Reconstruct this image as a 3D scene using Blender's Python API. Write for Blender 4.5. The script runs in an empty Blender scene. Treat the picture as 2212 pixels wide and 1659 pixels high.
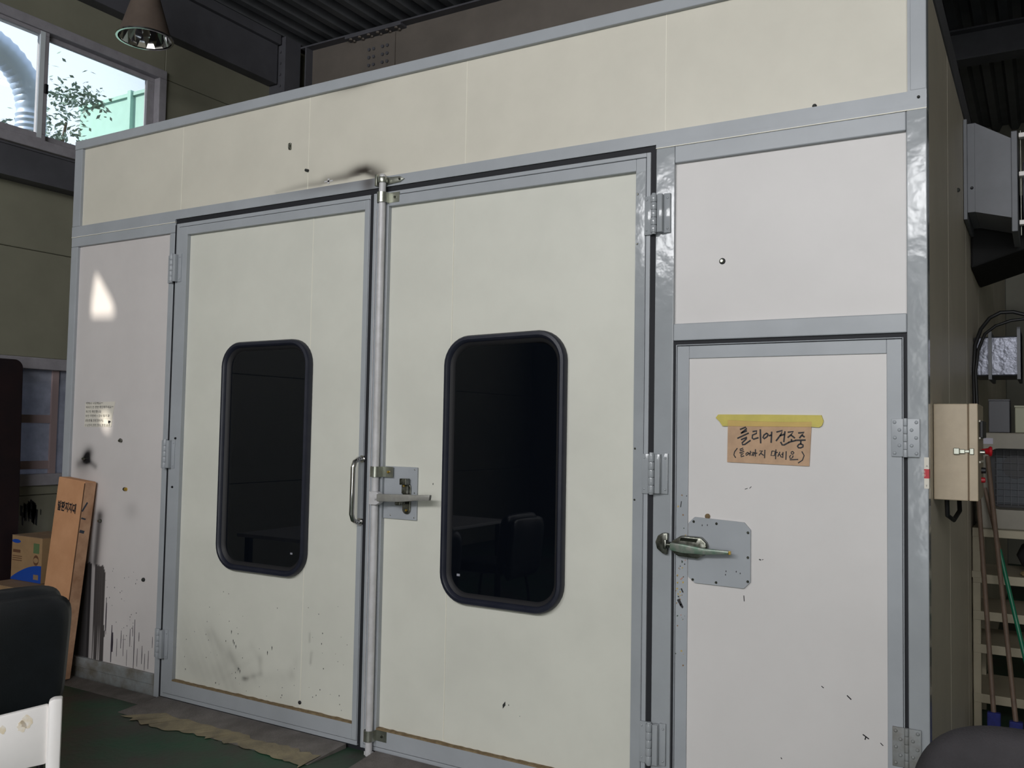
import bpy, bmesh, math, random
from mathutils import Vector, Matrix
random.seed(7)
SC = bpy.context.scene
COL = SC.collection
PI = math.pi

# ------------------------------------------------------------------ camera
CAM = Vector((5.104, -3.300, 1.5))
YAW, PITCH, ROLL, FPX = -0.536409, 0.0494584, 0.0174423, 1943.04
fwd = Vector((math.sin(YAW)*math.cos(PITCH), math.cos(YAW)*math.cos(PITCH), math.sin(PITCH)))
rgt = Vector((math.cos(YAW), -math.sin(YAW), 0))
upv = rgt.cross(fwd)
r2 = math.cos(ROLL)*rgt + math.sin(ROLL)*upv
u2 = -math.sin(ROLL)*rgt + math.cos(ROLL)*upv
cd = bpy.data.cameras.new('camera')
cd.sensor_width = 36.0
cd.lens = 36.0*FPX/2212.0
cd.clip_start = 0.02
cam = bpy.data.objects.new('camera', cd)
COL.objects.link(cam)
mw = Matrix((r2, u2, -fwd)).transposed().to_4x4()
mw.translation = CAM
cam.matrix_world = mw
SC.camera = cam

# ------------------------------------------------------------------ world, sun, daylight, exposure
w = bpy.data.worlds.new('sky')
SC.world = w
w.use_nodes = True
bg = w.node_tree.nodes['Background']
bg.inputs[0].default_value = (0.80, 0.89, 1.0, 1)
bg.inputs[1].default_value = 1.55

SUN_DIR = Vector((0.50, 0.80, -0.62))          # travel direction of the sunlight
sd = bpy.data.lights.new('sun', 'SUN')
sd.energy = 6.0
sd.angle = math.radians(1.1)
sd.color = (1.0, 0.94, 0.82)
sun = bpy.data.objects.new('sun', sd)
sun.rotation_euler = SUN_DIR.to_track_quat('-Z', 'Y').to_euler()
COL.objects.link(sun)


def area(name, loc, sx, sy, power, col, rot):
    l = bpy.data.lights.new(name, 'AREA')
    l.shape = 'RECTANGLE'
    l.size, l.size_y, l.energy, l.color = sx, sy, power, col
    o = bpy.data.objects.new(name, l)
    o.location, o.rotation_euler = loc, rot
    COL.objects.link(o)


# daylight coming in through the open shutter door and the clerestory windows behind the camera
area('shutter_daylight', (5.9, -7.92, 1.75), 3.9, 3.1, 92, (1.0, 1.0, 0.985), (PI/2, 0, 0))
for k in range(5):
    area('clerestory_daylight', (1.25+k*1.62, -7.92, 4.25), 1.35, 0.95, 73, (0.985, 0.985, 1.0), (PI/2, 0, 0))

vs = SC.view_settings
vs.view_transform = 'Standard'
vs.look = 'None'
vs.exposure = 0.0
vs.gamma = 1.0
vs.use_curve_mapping = False


# ------------------------------------------------------------------ materials
def lin(c):
    c /= 255.0
    return c/12.92 if c <= 0.04045 else ((c+0.055)/1.055)**2.4


def rgba(c):
    return (lin(c[0]), lin(c[1]), lin(c[2]), 1)


MATS = {}


def mat(name, col, rough=0.5, metal=0.0, var=0.0, vscale=6.0, col2=None, bump=0.0, bscale=60.0, spec=0.5, stretch=None, stain=None, coat=0.0):
    if name in MATS:
        return MATS[name]
    m = bpy.data.materials.new(name)
    m.use_nodes = True
    nt = m.node_tree
    b = nt.nodes['Principled BSDF']
    b.inputs['Base Color'].default_value = rgba(col)
    b.inputs['Roughness'].default_value = rough
    b.inputs['Metallic'].default_value = metal
    b.inputs['Specular IOR Level'].default_value = spec
    if coat:
        b.inputs['Coat Weight'].default_value = coat
        b.inputs['Coat Roughness'].default_value = 0.1
    tc = nt.nodes.new('ShaderNodeTexCoord')
    src = tc.outputs['Object']
    if stretch:
        mp = nt.nodes.new('ShaderNodeMapping')
        mp.inputs['Scale'].default_value = stretch
        nt.links.new(src, mp.inputs[0])
        src = mp.outputs[0]
    out = None
    if var or col2:
        n = nt.nodes.new('ShaderNodeTexNoise')
        n.inputs['Scale'].default_value = vscale
        n.inputs['Detail'].default_value = 6
        n.inputs['Roughness'].default_value = 0.62
        nt.links.new(src, n.inputs['Vector'])
        mr = nt.nodes.new('ShaderNodeMapRange')
        mr.inputs[1].default_value = 0.36
        mr.inputs[2].default_value = 0.64
        nt.links.new(n.outputs[0], mr.inputs[0])
        mx = nt.nodes.new('ShaderNodeMix')
        mx.data_type = 'RGBA'
        mx.inputs['A'].default_value = rgba(col)
        c2 = col2 if col2 else tuple(v*(1-var) for v in col)
        mx.inputs['B'].default_value = rgba(c2)
        nt.links.new(mr.outputs[0], mx.inputs['Factor'])
        out = mx.outputs['Result']
    if stain:
        at = nt.nodes.new('ShaderNodeAttribute')
        at.attribute_name = 'stain'
        sm = nt.nodes.new('ShaderNodeMix')
        sm.data_type = 'RGBA'
        if out:
            nt.links.new(out, sm.inputs['A'])
        else:
            sm.inputs['A'].default_value = rgba(col)
        sm.inputs['B'].default_value = rgba(stain)
        nt.links.new(at.outputs['Fac'], sm.inputs['Factor'])
        out = sm.outputs['Result']
    if out:
        nt.links.new(out, b.inputs['Base Color'])
    if bump:
        n2 = nt.nodes.new('ShaderNodeTexNoise')
        n2.inputs['Scale'].default_value = bscale
        n2.inputs['Detail'].default_value = 3
        nt.links.new(src, n2.inputs['Vector'])
        bp = nt.nodes.new('ShaderNodeBump')
        bp.inputs['Strength'].default_value = bump
        bp.inputs['Distance'].default_value = 0.01
        nt.links.new(n2.outputs[0], bp.inputs['Height'])
        nt.links.new(bp.outputs[0], b.inputs['Normal'])
    MATS[name] = m
    return m


CREAM = mat('cream_panel', (217, 212, 198), 0.42, var=0.03, vscale=2.5, stain=(52, 44, 38))
CREAM2 = mat('cream_door_panel', (221, 220, 209), 0.42, var=0.035, vscale=2.2, stain=(96, 92, 86))
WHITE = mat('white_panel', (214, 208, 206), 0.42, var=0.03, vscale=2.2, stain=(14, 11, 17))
WHITE2 = mat('white_right_panel', (218, 214, 212), 0.40, var=0.025, vscale=2.0)
JOINT = mat('panel_joint', (238, 234, 220), 0.5)  # paler than the panels, painting in the light their joint edges catch
GREY = mat('grey_frame', (169, 173, 178), 0.34, var=0.05, vscale=3.0, bump=0.10, bscale=5.0, stain=(82, 76, 74))
GREYGLOSS = mat('grey_gloss_frame', (164, 168, 172), 0.12, var=0.05, vscale=3.0, bump=0.15, bscale=13.0, spec=0.55)
GREYLOW = mat('grey_frame_dirty', (146, 150, 152), 0.5, col2=(112, 107, 98), vscale=9.0)
FLANGE = mat('grey_flange', (176, 178, 186), 0.4, var=0.04)
RUBBER = mat('black_rubber', (26, 27, 33), 0.7)
GASKET = mat('window_gasket_rubber', (27, 30, 44), 0.42, col2=(36, 38, 50), vscale=14)
GASKETLIP = mat('window_gasket_lip', (31, 30, 33), 0.6)
ROD = mat('rod_paint', (206, 204, 206), 0.35, col2=(190, 188, 188), vscale=14)
ZINC = mat('zinc_plated', (178, 180, 168), 0.30, metal=0.85, var=0.15, vscale=20)
CHROME = mat('chrome', (205, 203, 200), 0.12, metal=1.0)
PEWTER = mat('worn_chrome', (150, 150, 142), 0.25, metal=0.9, col2=(70, 72, 62), vscale=40)
PAINTGREEN = mat('green_worn_handle', (96, 124, 106), 0.35, metal=0.3, col2=(140, 142, 134), vscale=30)
BRASS = mat('brass_screw', (214, 178, 84), 0.3, metal=0.8)
BLACK = mat('black_paint', (20, 19, 24), 0.5)
DARKCHIP = mat('dark_chip', (44, 46, 44), 0.7)
RUST = mat('rust_dirt', (112, 92, 66), 0.9, col2=(140, 122, 92), vscale=40)
INK = mat('marker_ink', (28, 27, 33), 0.6)
CARD = mat('corrugated_card', (196, 162, 132), 0.85, var=0.08, vscale=20)
TAPE = mat('yellow_tape', (206, 190, 92), 0.55, var=0.07, vscale=14)
TAPE2 = mat('yellow_tape_over_card', (205, 172, 96), 0.55, var=0.05, vscale=14)
STK = mat('grey_glass_sticker', (150, 150, 158), 0.5)
PAPER = mat('notice_paper', (222, 216, 204), 0.7)


def glass(name, tint, rough=0.0, mixfac=0.06, dark=None):
    m = bpy.data.materials.new(name)
    m.use_nodes = True
    nt = m.node_tree
    nt.nodes.clear()
    o = nt.nodes.new('ShaderNodeOutputMaterial')
    t = nt.nodes.new('ShaderNodeBsdfTransparent')
    t.inputs[0].default_value = rgba(tint)
    g = nt.nodes.new('ShaderNodeBsdfGlossy')
    g.inputs['Roughness'].default_value = rough
    f = nt.nodes.new('ShaderNodeFresnel')
    f.inputs[0].default_value = 1.5
    mx = nt.nodes.new('ShaderNodeMixShader')
    nt.links.new(f.outputs[0], mx.inputs[0])
    nt.links.new(t.outputs[0], mx.inputs[1])
    nt.links.new(g.outputs[0], mx.inputs[2])
    nt.links.new(mx.outputs[0], o.inputs[0])
    return m


GLASS = glass('clear_glass', (246, 250, 252))
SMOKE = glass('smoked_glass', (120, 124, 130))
_nt = SMOKE.node_tree            # faint bluish haze painted in for the room's reflection on the pane
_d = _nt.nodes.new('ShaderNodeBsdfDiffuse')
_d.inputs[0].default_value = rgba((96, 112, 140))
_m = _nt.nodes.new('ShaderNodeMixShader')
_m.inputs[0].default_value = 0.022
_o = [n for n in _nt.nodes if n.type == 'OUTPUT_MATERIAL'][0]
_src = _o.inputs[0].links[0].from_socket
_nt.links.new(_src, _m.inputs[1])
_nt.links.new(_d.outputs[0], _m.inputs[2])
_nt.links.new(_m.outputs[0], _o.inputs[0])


# ------------------------------------------------------------------ mesh helpers
class G:
    def __init__(s):
        s.v, s.f = [], []

    def add(s, vs, fs):
        n = len(s.v)
        s.v += [tuple(p) for p in vs]
        s.f += [tuple(i+n for i in q) for q in fs]
        return s

    def box(s, x0, x1, y0, y1, z0, z1):
        return s.add([(x0, y0, z0), (x1, y0, z0), (x1, y1, z0), (x0, y1, z0), (x0, y0, z1), (x1, y0, z1), (x1, y1, z1), (x0, y1, z1)],
                     [(0, 3, 2, 1), (4, 5, 6, 7), (0, 1, 5, 4), (1, 2, 6, 5), (2, 3, 7, 6), (3, 0, 4, 7)])

    def prism(s, pts, a0, a1, plane='xz'):
        n = len(pts)
        def P(p, a):
            return {'xz': (p[0], a, p[1]), 'yz': (a, p[0], p[1]), 'xy': (p[0], p[1], a)}[plane]
        s.add([P(p, a0) for p in pts]+[P(p, a1) for p in pts],
              [tuple(range(n)), tuple(range(2*n-1, n-1, -1))]+[(i, n+i, n+(i+1) % n, (i+1) % n) for i in range(n)])
        return s

    def cyl(s, p0, p1, r0, r1=None, seg=16):
        r1 = r0 if r1 is None else r1
        p0, p1 = Vector(p0), Vector(p1)
        d = (p1-p0).normalized()
        a = d.orthogonal().normalized()
        b = d.cross(a)
        vs = []
        for p, r in ((p0, r0), (p1, r1)):
            vs += [p+a*(r*math.cos(2*PI*k/seg))+b*(r*math.sin(2*PI*k/seg)) for k in range(seg)]
        fs = [(k, (k+1) % seg, seg+(k+1) % seg, seg+k) for k in range(seg)]+[tuple(range(seg-1, -1, -1)), tuple(range(seg, 2*seg))]
        return s.add(vs, fs)

    def tube(s, path, r, seg=10):
        pts = [Vector(p) for p in path]
        n = len(pts)
        rr = r if isinstance(r, (list, tuple)) else [r]*n
        t0 = (pts[1]-pts[0]).normalized()
        a = t0.orthogonal().normalized()
        vs = []
        for i, p in enumerate(pts):
            t = (pts[min(i+1, n-1)]-pts[max(i-1, 0)]).normalized()
            a = (a-t*a.dot(t)).normalized()
            b = t.cross(a)
            vs += [p+a*(rr[i]*math.cos(2*PI*k/seg))+b*(rr[i]*math.sin(2*PI*k/seg)) for k in range(seg)]
        fs = [(i*seg+k, i*seg+(k+1) % seg, (i+1)*seg+(k+1) % seg, (i+1)*seg+k) for i in range(n-1) for k in range(seg)]
        fs += [tuple(range(seg-1, -1, -1)), tuple(range((n-1)*seg, n*seg))]
        return s.add(vs, fs)

    def lathe(s, prof, c, seg=32, axis='z'):
        n = len(prof)
        vs = []
        for r, h in prof:
            for k in range(seg):
                a = 2*PI*k/seg
                q = (r*math.cos(a), r*math.sin(a), h)
                if axis == 'y':
                    q = (q[0], -h, q[1])
                if axis == 'x':
                    q = (h, q[0], q[1])
                vs.append((c[0]+q[0], c[1]+q[1], c[2]+q[2]))
        fs = [(i*seg+k, i*seg+(k+1) % seg, (i+1)*seg+(k+1) % seg, (i+1)*seg+k) for i in range(n-1) for k in range(seg)]
        return s.add(vs, fs)

    def ribbon(s, pts, wd, y, th=0.0006):
        """flat pen stroke in the xz plane"""
        n = len(pts)
        L, R = [], []
        for i, p in enumerate(pts):
            a, b = pts[max(i-1, 0)], pts[min(i+1, n-1)]
            dx, dz = b[0]-a[0], b[1]-a[1]
            l = math.hypot(dx, dz) or 1
            nx, nz = -dz/l*wd/2, dx/l*wd/2
            L.append((p[0]+nx, y, p[1]+nz))
            R.append((p[0]-nx, y, p[1]-nz))
        s.add(L+R, [(i, i+1, n+i+1, n+i) for i in range(n-1)])
        return s


def link(name, me, m, parent=None):
    o = bpy.data.objects.new(name, me)
    COL.objects.link(o)
    if m and not me.materials:
        me.materials.append(m)
    if parent:
        o.parent = parent
    return o


def build(name, g, m, parent=None, bevel=0.0, smooth=False, seg=2):
    me = bpy.data.meshes.new(name)
    me.from_pydata(g.v, [], g.f)
    bm = bmesh.new()
    bm.from_mesh(me)
    bmesh.ops.recalc_face_normals(bm, faces=bm.faces)
    if bevel:
        es = [e for e in bm.edges if len(e.link_faces) == 2 and e.calc_face_angle(0) > 0.5]
        bmesh.ops.bevel(bm, geom=es, offset=bevel, segments=seg, affect='EDGES', profile=0.5, clamp_overlap=True)
    if smooth:
        for f in bm.faces:
            f.smooth = True
        for e in bm.edges:
            if len(e.link_faces) == 2 and e.calc_face_angle(0) > 0.7:
                e.smooth = False
    bm.to_mesh(me)
    bm.free()
    return link(name, me, m, parent)


def empty(name, loc=(0, 0, 0), rz=0.0):
    o = bpy.data.objects.new(name, None)
    COL.objects.link(o)
    o.location = loc
    o.rotation_euler = (0, 0, rz)
    return o


def tag(o, label=None, cat=None, group=None, kind=None):
    for k, v in (('label', label), ('category', cat), ('group', group), ('kind', kind)):
        if v:
            o[k] = v
    return o


def copy_tree(o, parent=None):
    c = o.copy()
    COL.objects.link(c)
    c.parent = parent
    for ch in o.children:
        copy_tree(ch, c)
    return c


def rr(x0, x1, z0, z1, r, n=8):
    out = []
    for cx, cz, a0 in ((x1-r, z1-r, 0), (x0+r, z1-r, PI/2), (x0+r, z0+r, PI), (x1-r, z0+r, 1.5*PI)):
        for k in range(n+1):
            a = a0+PI/2*k/n
            out.append((cx+r*math.cos(a), cz+r*math.sin(a)))
    return out


def cut(o, cutters):
    for c in cutters:
        md = o.modifiers.new('cut', 'BOOLEAN')
        md.operation = 'DIFFERENCE'
        md.solver = 'EXACT'
        md.object = c
    dg = bpy.context.evaluated_depsgraph_get()
    dg.update()
    me = bpy.data.meshes.new_from_object(o.evaluated_get(dg))
    o.modifiers.clear()
    o.data = me


def kill(*objs):
    for o in objs:
        bpy.data.objects.remove(o)


def text_mesh(body, size, bold=0.0, align='LEFT'):
    cu = bpy.data.curves.new('writing', 'FONT')
    cu.body = body
    cu.size = size
    cu.align_x = align
    cu.offset = bold
    cu.resolution_u = 2
    o = bpy.data.objects.new('writing', cu)
    COL.objects.link(o)
    dg = bpy.context.evaluated_depsgraph_get()
    dg.update()
    me = bpy.data.meshes.new_from_object(o.evaluated_get(dg))
    bpy.data.objects.remove(o)
    bpy.data.curves.remove(cu)
    return me


def write(body, size, origin, xdir, zdir, m, parent, name='lettering', width=None, bold=0.0, align='LEFT'):
    """lettering laid on a plane: text x along xdir, text y along zdir"""
    me = text_mesh(body, size, bold, align)
    xs = [v.co.x for v in me.vertices]
    sc = 1.0
    if width and xs:
        sc = width/(max(xs)-min(xs))
    xd, zd, og = Vector(xdir), Vector(zdir), Vector(origin)
    for v in me.vertices:
        v.co = og+xd*(v.co.x*sc)+zd*v.co.y
    return link(name, me, m, parent)


def grid_panel(name, x0, x1, z0, z1, yf, th, step, fn, m, parent):
    """panel whose front face is a fine grid that carries a 'stain' attribute"""
    nx, nz = max(1, round((x1-x0)/step)), max(1, round((z1-z0)/step))
    vs, st = [], []
    for j in range(nz+1):
        for i in range(nx+1):
            x, z = x0+(x1-x0)*i/nx, z0+(z1-z0)*j/nz
            vs.append((x, yf, z))
            st.append(max(0.0, min(1.0, fn(x, z))))
    W = nx+1
    fs = [(j*W+i, j*W+i+1, (j+1)*W+i+1, (j+1)*W+i) for j in range(nz) for i in range(nx)]
    n = len(vs)
    loop = [i for i in range(W)]+[j*W+nx for j in range(1, nz+1)]+[nz*W+i for i in range(nx-1, -1, -1)]+[j*W for j in range(nz-1, 0, -1)]
    for i in loop:
        vs.append((vs[i][0], yf+th, vs[i][2]))
        st.append(0.0)
    L = len(loop)
    fs += [(loop[k], n+k, n+(k+1) % L, loop[(k+1) % L]) for k in range(L)]
    fs.append(tuple(n+k for k in range(L)))
    me = bpy.data.meshes.new(name)
    me.from_pydata(vs, [], fs)
    at = me.attributes.new('stain', 'FLOAT', 'POINT')
    at.data.foreach_set('value', st)
    return link(name, me, m, parent)


def segd(x, z, a, b):
    dx, dz = b[0]-a[0], b[1]-a[1]
    t = max(0, min(1, ((x-a[0])*dx+(z-a[1])*dz)/(dx*dx+dz*dz)))
    return math.hypot(x-a[0]-t*dx, z-a[1]-t*dz), t


def gau(x, z, cx, cz, rx, rz):
    return math.exp(-((x-cx)/rx)**2-((z-cz)/rz)**2)


def hsh(i):
    return (math.sin(i*127.1+11.7)*43758.5453) % 1.0


def vnoise(t):
    i = math.floor(t)
    f = t-i
    f = f*f*(3-2*f)
    return hsh(i)*(1-f)+hsh(i+1)*f


# ================================================================== the setting: hall shell
CONC = mat('concrete_green_paint', (28, 80, 54), 0.55, col2=(66, 62, 56), vscale=2.3, bump=0.15, bscale=30)
fl = build('floor', G().box(-1.5, 10, -8.2, 9.2, -0.1, 0), CONC)
tag(fl, kind='structure')

WALLC = mat('olive_cream_wall_panel', (148, 146, 128), 0.5, var=0.06, vscale=2)
WALLD = mat('dark_hall_wall', (120, 118, 104), 0.6, var=0.08, vscale=2)
wl = build('wall_left', G().box(-1.44, -1.40, -8.2, -0.7, 0, 5.35).box(-1.44, -1.40, 1.62, 9.2, 0, 5.35).box(-1.44, -1.40, -0.7, 1.62, 0, 1.02)
           .box(-1.44, -1.40, -0.7, 1.62, 1.96, 3.5).box(-1.44, -1.40, -0.7, 1.62, 4.47, 5.35).box(-1.44, -1.40, -0.7, -0.6, 1.02, 1.96).box(-1.44, -1.40, 1.3, 1.62, 1.02, 1.96), WALLC)
tag(wl, kind='structure')
rects = [(-8.2, 9.2, 0, 0.948), (-8.2, -0.6, 0.952, 1.958), (1.3, 9.2, 0.952, 1.958), (-0.6, 1.3, 0.952, 1.02), (-8.2, 9.2, 1.962, 2.748), (-8.2, 9.2, 2.752, 3.5),
         (-8.2, -0.7, 3.504, 4.468), (1.62, 9.2, 3.504, 4.41), (1.62, 9.2, 4.414, 5.35), (-8.2, 1.618, 4.472, 5.35)]
panels = []
for (y0, y1, z0, z1) in rects:
    panels.append(build('wall_panel', G().box(-1.40, -1.30, y0, y1, z0, z1), WALLC, wl, bevel=0.004, seg=1))
# two unseen gaps, added high in the wall to cast the booth's sun patches
tri = [(0.226, 2.375), (0.198, 2.225), (0.196, 2.125), (0.39, 2.122), (0.412, 2.15), (0.38, 2.215), (0.315, 2.29), (0.242, 2.375)]
tri2 = [(0.33, 1.53), (0.355, 1.45), (0.405, 1.445), (0.415, 1.53), (0.38, 1.55)]
for poly in (tri, tri2):
    g = G()
    a, b = [], []
    for (px, pz) in poly:
        p = Vector((px, 0.012, pz))
        for X, lst in ((-1.20, a), (-1.55, b)):
            t = (p.x-X)/SUN_DIR.x
            lst.append(tuple(p-SUN_DIR*t))
    n = len(poly)
    g.add(a+b, [tuple(range(n)), tuple(range(2*n-1, n-1, -1))]+[(i, n+i, n+(i+1) % n, (i+1) % n) for i in range(n)])
    cu = build('gap_cutter', g, None)
    for o in [wl]+panels:
        zs = [v[2] for v in g.v]
        ys = [v[1] for v in g.v]
        bb = [Vector(c) for c in o.bound_box]
        if min(c.z for c in bb) < max(zs) and max(c.z for c in bb) > min(zs) and min(c.y for c in bb) < max(ys) and max(c.y for c in bb) > min(ys):
            cut(o, [cu])
    kill(cu)

g = G().box(-1.5, 3.9, -8.2, -8.0, 0, 3.4).box(7.9, 10.2, -8.2, -8.0, 0, 3.4).box(-1.5, 10.2, -8.2, -8.0, 3.4, 3.72).box(-1.5, 10.2, -8.2, -8.0, 4.78, 5.35)
for x0, x1 in ((-1.5, 0.54), (1.96, 2.16), (3.58, 3.78), (5.20, 5.40), (6.82, 7.02), (8.44, 10.2)):
    g.box(x0, x1, -8.2, -8.0, 3.72, 4.78)
wb = build('wall_back', g, WALLD)
tag(wb, kind='structure')
tag(build('wall_right', G().box(10.0, 10.2, -8.2, 9.2, 0, 5.35), WALLC), kind='structure')
tag(build('wall_front', G().box(-1.5, 10.2, 9.0, 9.2, 0, 5.35), WALLD), kind='structure')

# corrugated roof deck, one sheet per 0.6 m with three ribs each
DECK = mat('galvanised_deck', (104, 106, 110), 0.55, metal=0.15, var=0.12, vscale=3)
ce = build('ceiling', G().box(-1.5, 10.2, -8.2, 9.2, 5.35, 5.45), DECK)
tag(ce, kind='structure')
shape = []
for k in range(3):
    b = k*0.2
    shape += [(b, 5.29), (b+0.03, 5.22), (b+0.10, 5.22), (b+0.13, 5.29)]
shape += [(0.6, 5.29)]
pts = shape+[(p[0], p[1]+0.004) for p in reversed(shape)]
sheet = None
for k in range(19):
    if sheet is None:
        g = G()
        n = len(shape)
        vs = [(p[0], y, p[1]) for y in (-8.0, 9.0) for p in shape]+[(p[0], y, p[1]+0.004) for y in (-8.0, 9.0) for p in shape]
        g.add(vs, [(i, i+1, n+i+1, n+i) for i in range(n-1)]+[(2*n+i, 3*n+i, 3*n+i+1, 2*n+i+1) for i in range(n-1)])
        sheet = build('roof_sheet', g, DECK, ce)
        o = sheet
    else:
        o = sheet.copy()
        COL.objects.link(o)
    o.location.x = -1.45+0.6*k

# upper window in the left wall
PVC = mat('mauve_grey_pvc', (170, 166, 172), 0.5, var=0.08, vscale=12)
PVCW = mat('lit_pvc_edge', (222, 228, 232), 0.4)


def window_frame(name, x, y0, y1, z0, z1, t=0.09):
    g = G().box(x-0.12, x+0.03, y0, y1, z0, z0+t).box(x-0.12, x+0.03, y0, y1, z1-t, z1).box(x-0.12, x+0.03, y0, y0+t, z0+t, z1-t).box(x-0.12, x+0.03, y1-t, y1, z0+t, z1-t)
    return build(name, g, PVC, bevel=0.006)


w1 = tag(window_frame('window_1', -1.30, -0.7, 1.62, 3.5, 4.47, 0.075), kind='structure')
def sash(par, x, y0, y1, z0, z1, sw, m):
    g = G().box(x-0.035, x+0.0, y0, y1, z0, z0+sw*.8).box(x-0.035, x+0.0, y0, y1, z1-sw*.5, z1).box(x-0.035, x, y0, y0+sw, z0+sw*.8, z1-sw*.5).box(x-0.035, x, y1-sw, y1, z0+sw*.8, z1-sw*.5)
    s = build('sash', g, m, par, bevel=0.004)
    build('window_pane', G().box(x-0.022, x-0.016, y0+sw*.9, y1-sw*.9, z0+sw*.7, z1-sw*.45), GLASS, s)
    return s
s1 = sash(w1, -1.285, -0.625, 0.585, 3.575, 4.395, 0.06, PVC)
build('sash_lit_edge', G().box(-1.3, -1.283, 0.515, 0.552, 3.59, 4.39), PVCW, s1)  # white strip paints the daylight on the sash stile
s2 = sash(w1, -1.335, 0.54, 1.545, 3.575, 4.395, 0.07, PVC)
build('latch', G().box(-1.285, -1.265, 0.555, 0.58, 3.93, 4.0), BLACK, s1, bevel=0.004)

# lower window, milky panes with timber muntins behind
FROST = mat('milky_glass', (176, 178, 190), 0.35, var=0.18, vscale=9)
_nt = FROST.node_tree
_t = _nt.nodes.new('ShaderNodeBsdfTranslucent')
_t.inputs[0].default_value = rgba((176, 182, 200))
_m = _nt.nodes.new('ShaderNodeMixShader')
_m.inputs[0].default_value = 0.22
_o = [n for n in _nt.nodes if n.type == 'OUTPUT_MATERIAL'][0]
_src = _o.inputs[0].links[0].from_socket
_nt.links.new(_src, _m.inputs[1])
_nt.links.new(_t.outputs[0], _m.inputs[2])
_nt.links.new(_m.outputs[0], _o.inputs[0])
PINKW = mat('pinkish_timber', (168, 148, 148), 0.6)
w2 = tag(window_frame('window_2', -1.30, -0.6, 1.3, 1.02, 1.96, 0.085), kind='structure')
build('window_pane', G().box(-1.335, -1.33, -0.52, 1.22, 1.1, 1.88), FROST, w2)
for z in (1.17, 1.51):
    build('muntin', G().box(-1.332, -1.318, -0.5, 0.74, z-0.03, z+0.03), PINKW, w2)
build('muntin', G().box(-1.332, -1.312, 0.74, 0.79, 1.1, 1.88), PINKW, w2)

# steelwork of the hall
STEEL = mat('dark_grey_steel', (94, 94, 100), 0.6, var=0.12, vscale=3)
STEELW = mat('grey_steel_web', (122, 114, 106), 0.6, var=0.1, vscale=2)
def ibeam_y(name, x, y0, y1, z0, z1, fw, label):
    g = G().box(x-0.01, x+0.01, y0, y1, z0+0.012, z1-0.012).box(x-fw/2, x+fw/2, y0, y1, z0, z0+0.012).box(x-fw/2, x+fw/2, y0, y1, z1-0.012, z1)
    return build(name, g, STEEL)
gb = build('trim_1', G().box(-1.3, -1.16, -2.0, 2.78, 3.22, 3.235).box(-1.3, -1.16, -2.0, 2.78, 3.44, 3.455).box(-1.3, -1.17, -2.0, 2.78, 3.235, 3.44), STEEL)
tag(gb, kind='structure')
gb2 = build('trim_2', G().box(-1.3, -1.18, -8.0, 2.78, 4.745, 5.12).box(-1.3, -1.14, -8.0, 2.78, 5.12, 5.21), STEEL, bevel=0.003, seg=1)
tag(gb2, kind='structure')
colm = empty('steel_column', (-1.2, 2.9, 0))
tag(colm, 'dark steel wall column in the corner behind the booth roof', 'column')
build('flange', G().box(-0.10, 0.10, -0.10, -0.085, 0, 5.2), STEEL, colm)
build('flange', G().box(-0.10, 0.10, 0.085, 0.10, 0, 5.2), STEEL, colm)
build('web', G().box(-0.01, 0.01, -0.085, 0.085, 0, 5.2), STEEL, colm)
build('end_plate', G().box(0.06, 0.10, -0.085, 0.085, 4.6, 5.2), STEEL, colm)
bolt_me = None
def bolt(par, x, y, z, axis, m, r=0.014, h=0.012):
    d = {'-y': (0, -1, 0), '-z': (0, 0, -1), 'x': (1, 0, 0)}[axis]
    g = G().cyl((x, y, z), (x+d[0]*h, y+d[1]*h, z+d[2]*h), r, seg=6)
    return build('bolt', g, m, par)
for k in range(5):
    bolt(colm, 0.04, -0.1, 4.62+k*0.11, '-y', STEEL)
rb = empty('roof_beam', (-1.1, 3.1, 4.62))
tag(rb, 'long grey roof beam with bolted splice just above the booth', 'beam')
build('web', G().box(0, 11.0, -0.01, 0.01, 0.015, 0.535), STEELW, rb)
build('flange', G().box(0, 11.0, -0.10, 0.10, 0.535, 0.55), STEEL, rb)
build('flange', G().box(0, 11.0, -0.10, 0.10, 0.0, 0.015), STEEL, rb)
build('stiffener', G().box(0.06, 0.075, -0.10, -0.01, 0.015, 0.535), STEEL, rb)
build('splice_plate', G().box(0.56, 1.22, -0.10, 0.0, 0.512, 0.535), STEEL, rb)
build('splice_plate', G().box(0.74, 1.10, -0.022, -0.01, 0.03, 0.50), STEELW, rb)
for i in range(6):
    for j in range(2):
        bolt(rb, 0.62+i*0.107, -0.08+0.045*j, 0.512, '-z', STEELW, 0.016, 0.014)
for i in range(4):
    for j in range(4):
        bolt(rb, 0.80+i*0.055+(0.05 if i > 1 else 0), -0.022, 0.165+j*0.075, '-y', STEEL, 0.016, 0.014)
rb2 = empty('roof_beam', (-1.1, 5.7, 4.9))
tag(rb2, 'dark far roof beam to the right of the booth side wall', 'beam')
build('web', G().box(0, 11.0, -0.01, 0.01, 0.015, 0.27), STEEL, rb2)
build('flange', G().box(0, 11.0, -0.10, 0.10, 0.27, 0.285), STEEL, rb2)
build('flange', G().box(0, 11.0, -0.10, 0.10, 0.0, 0.015), STEEL, rb2)

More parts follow.
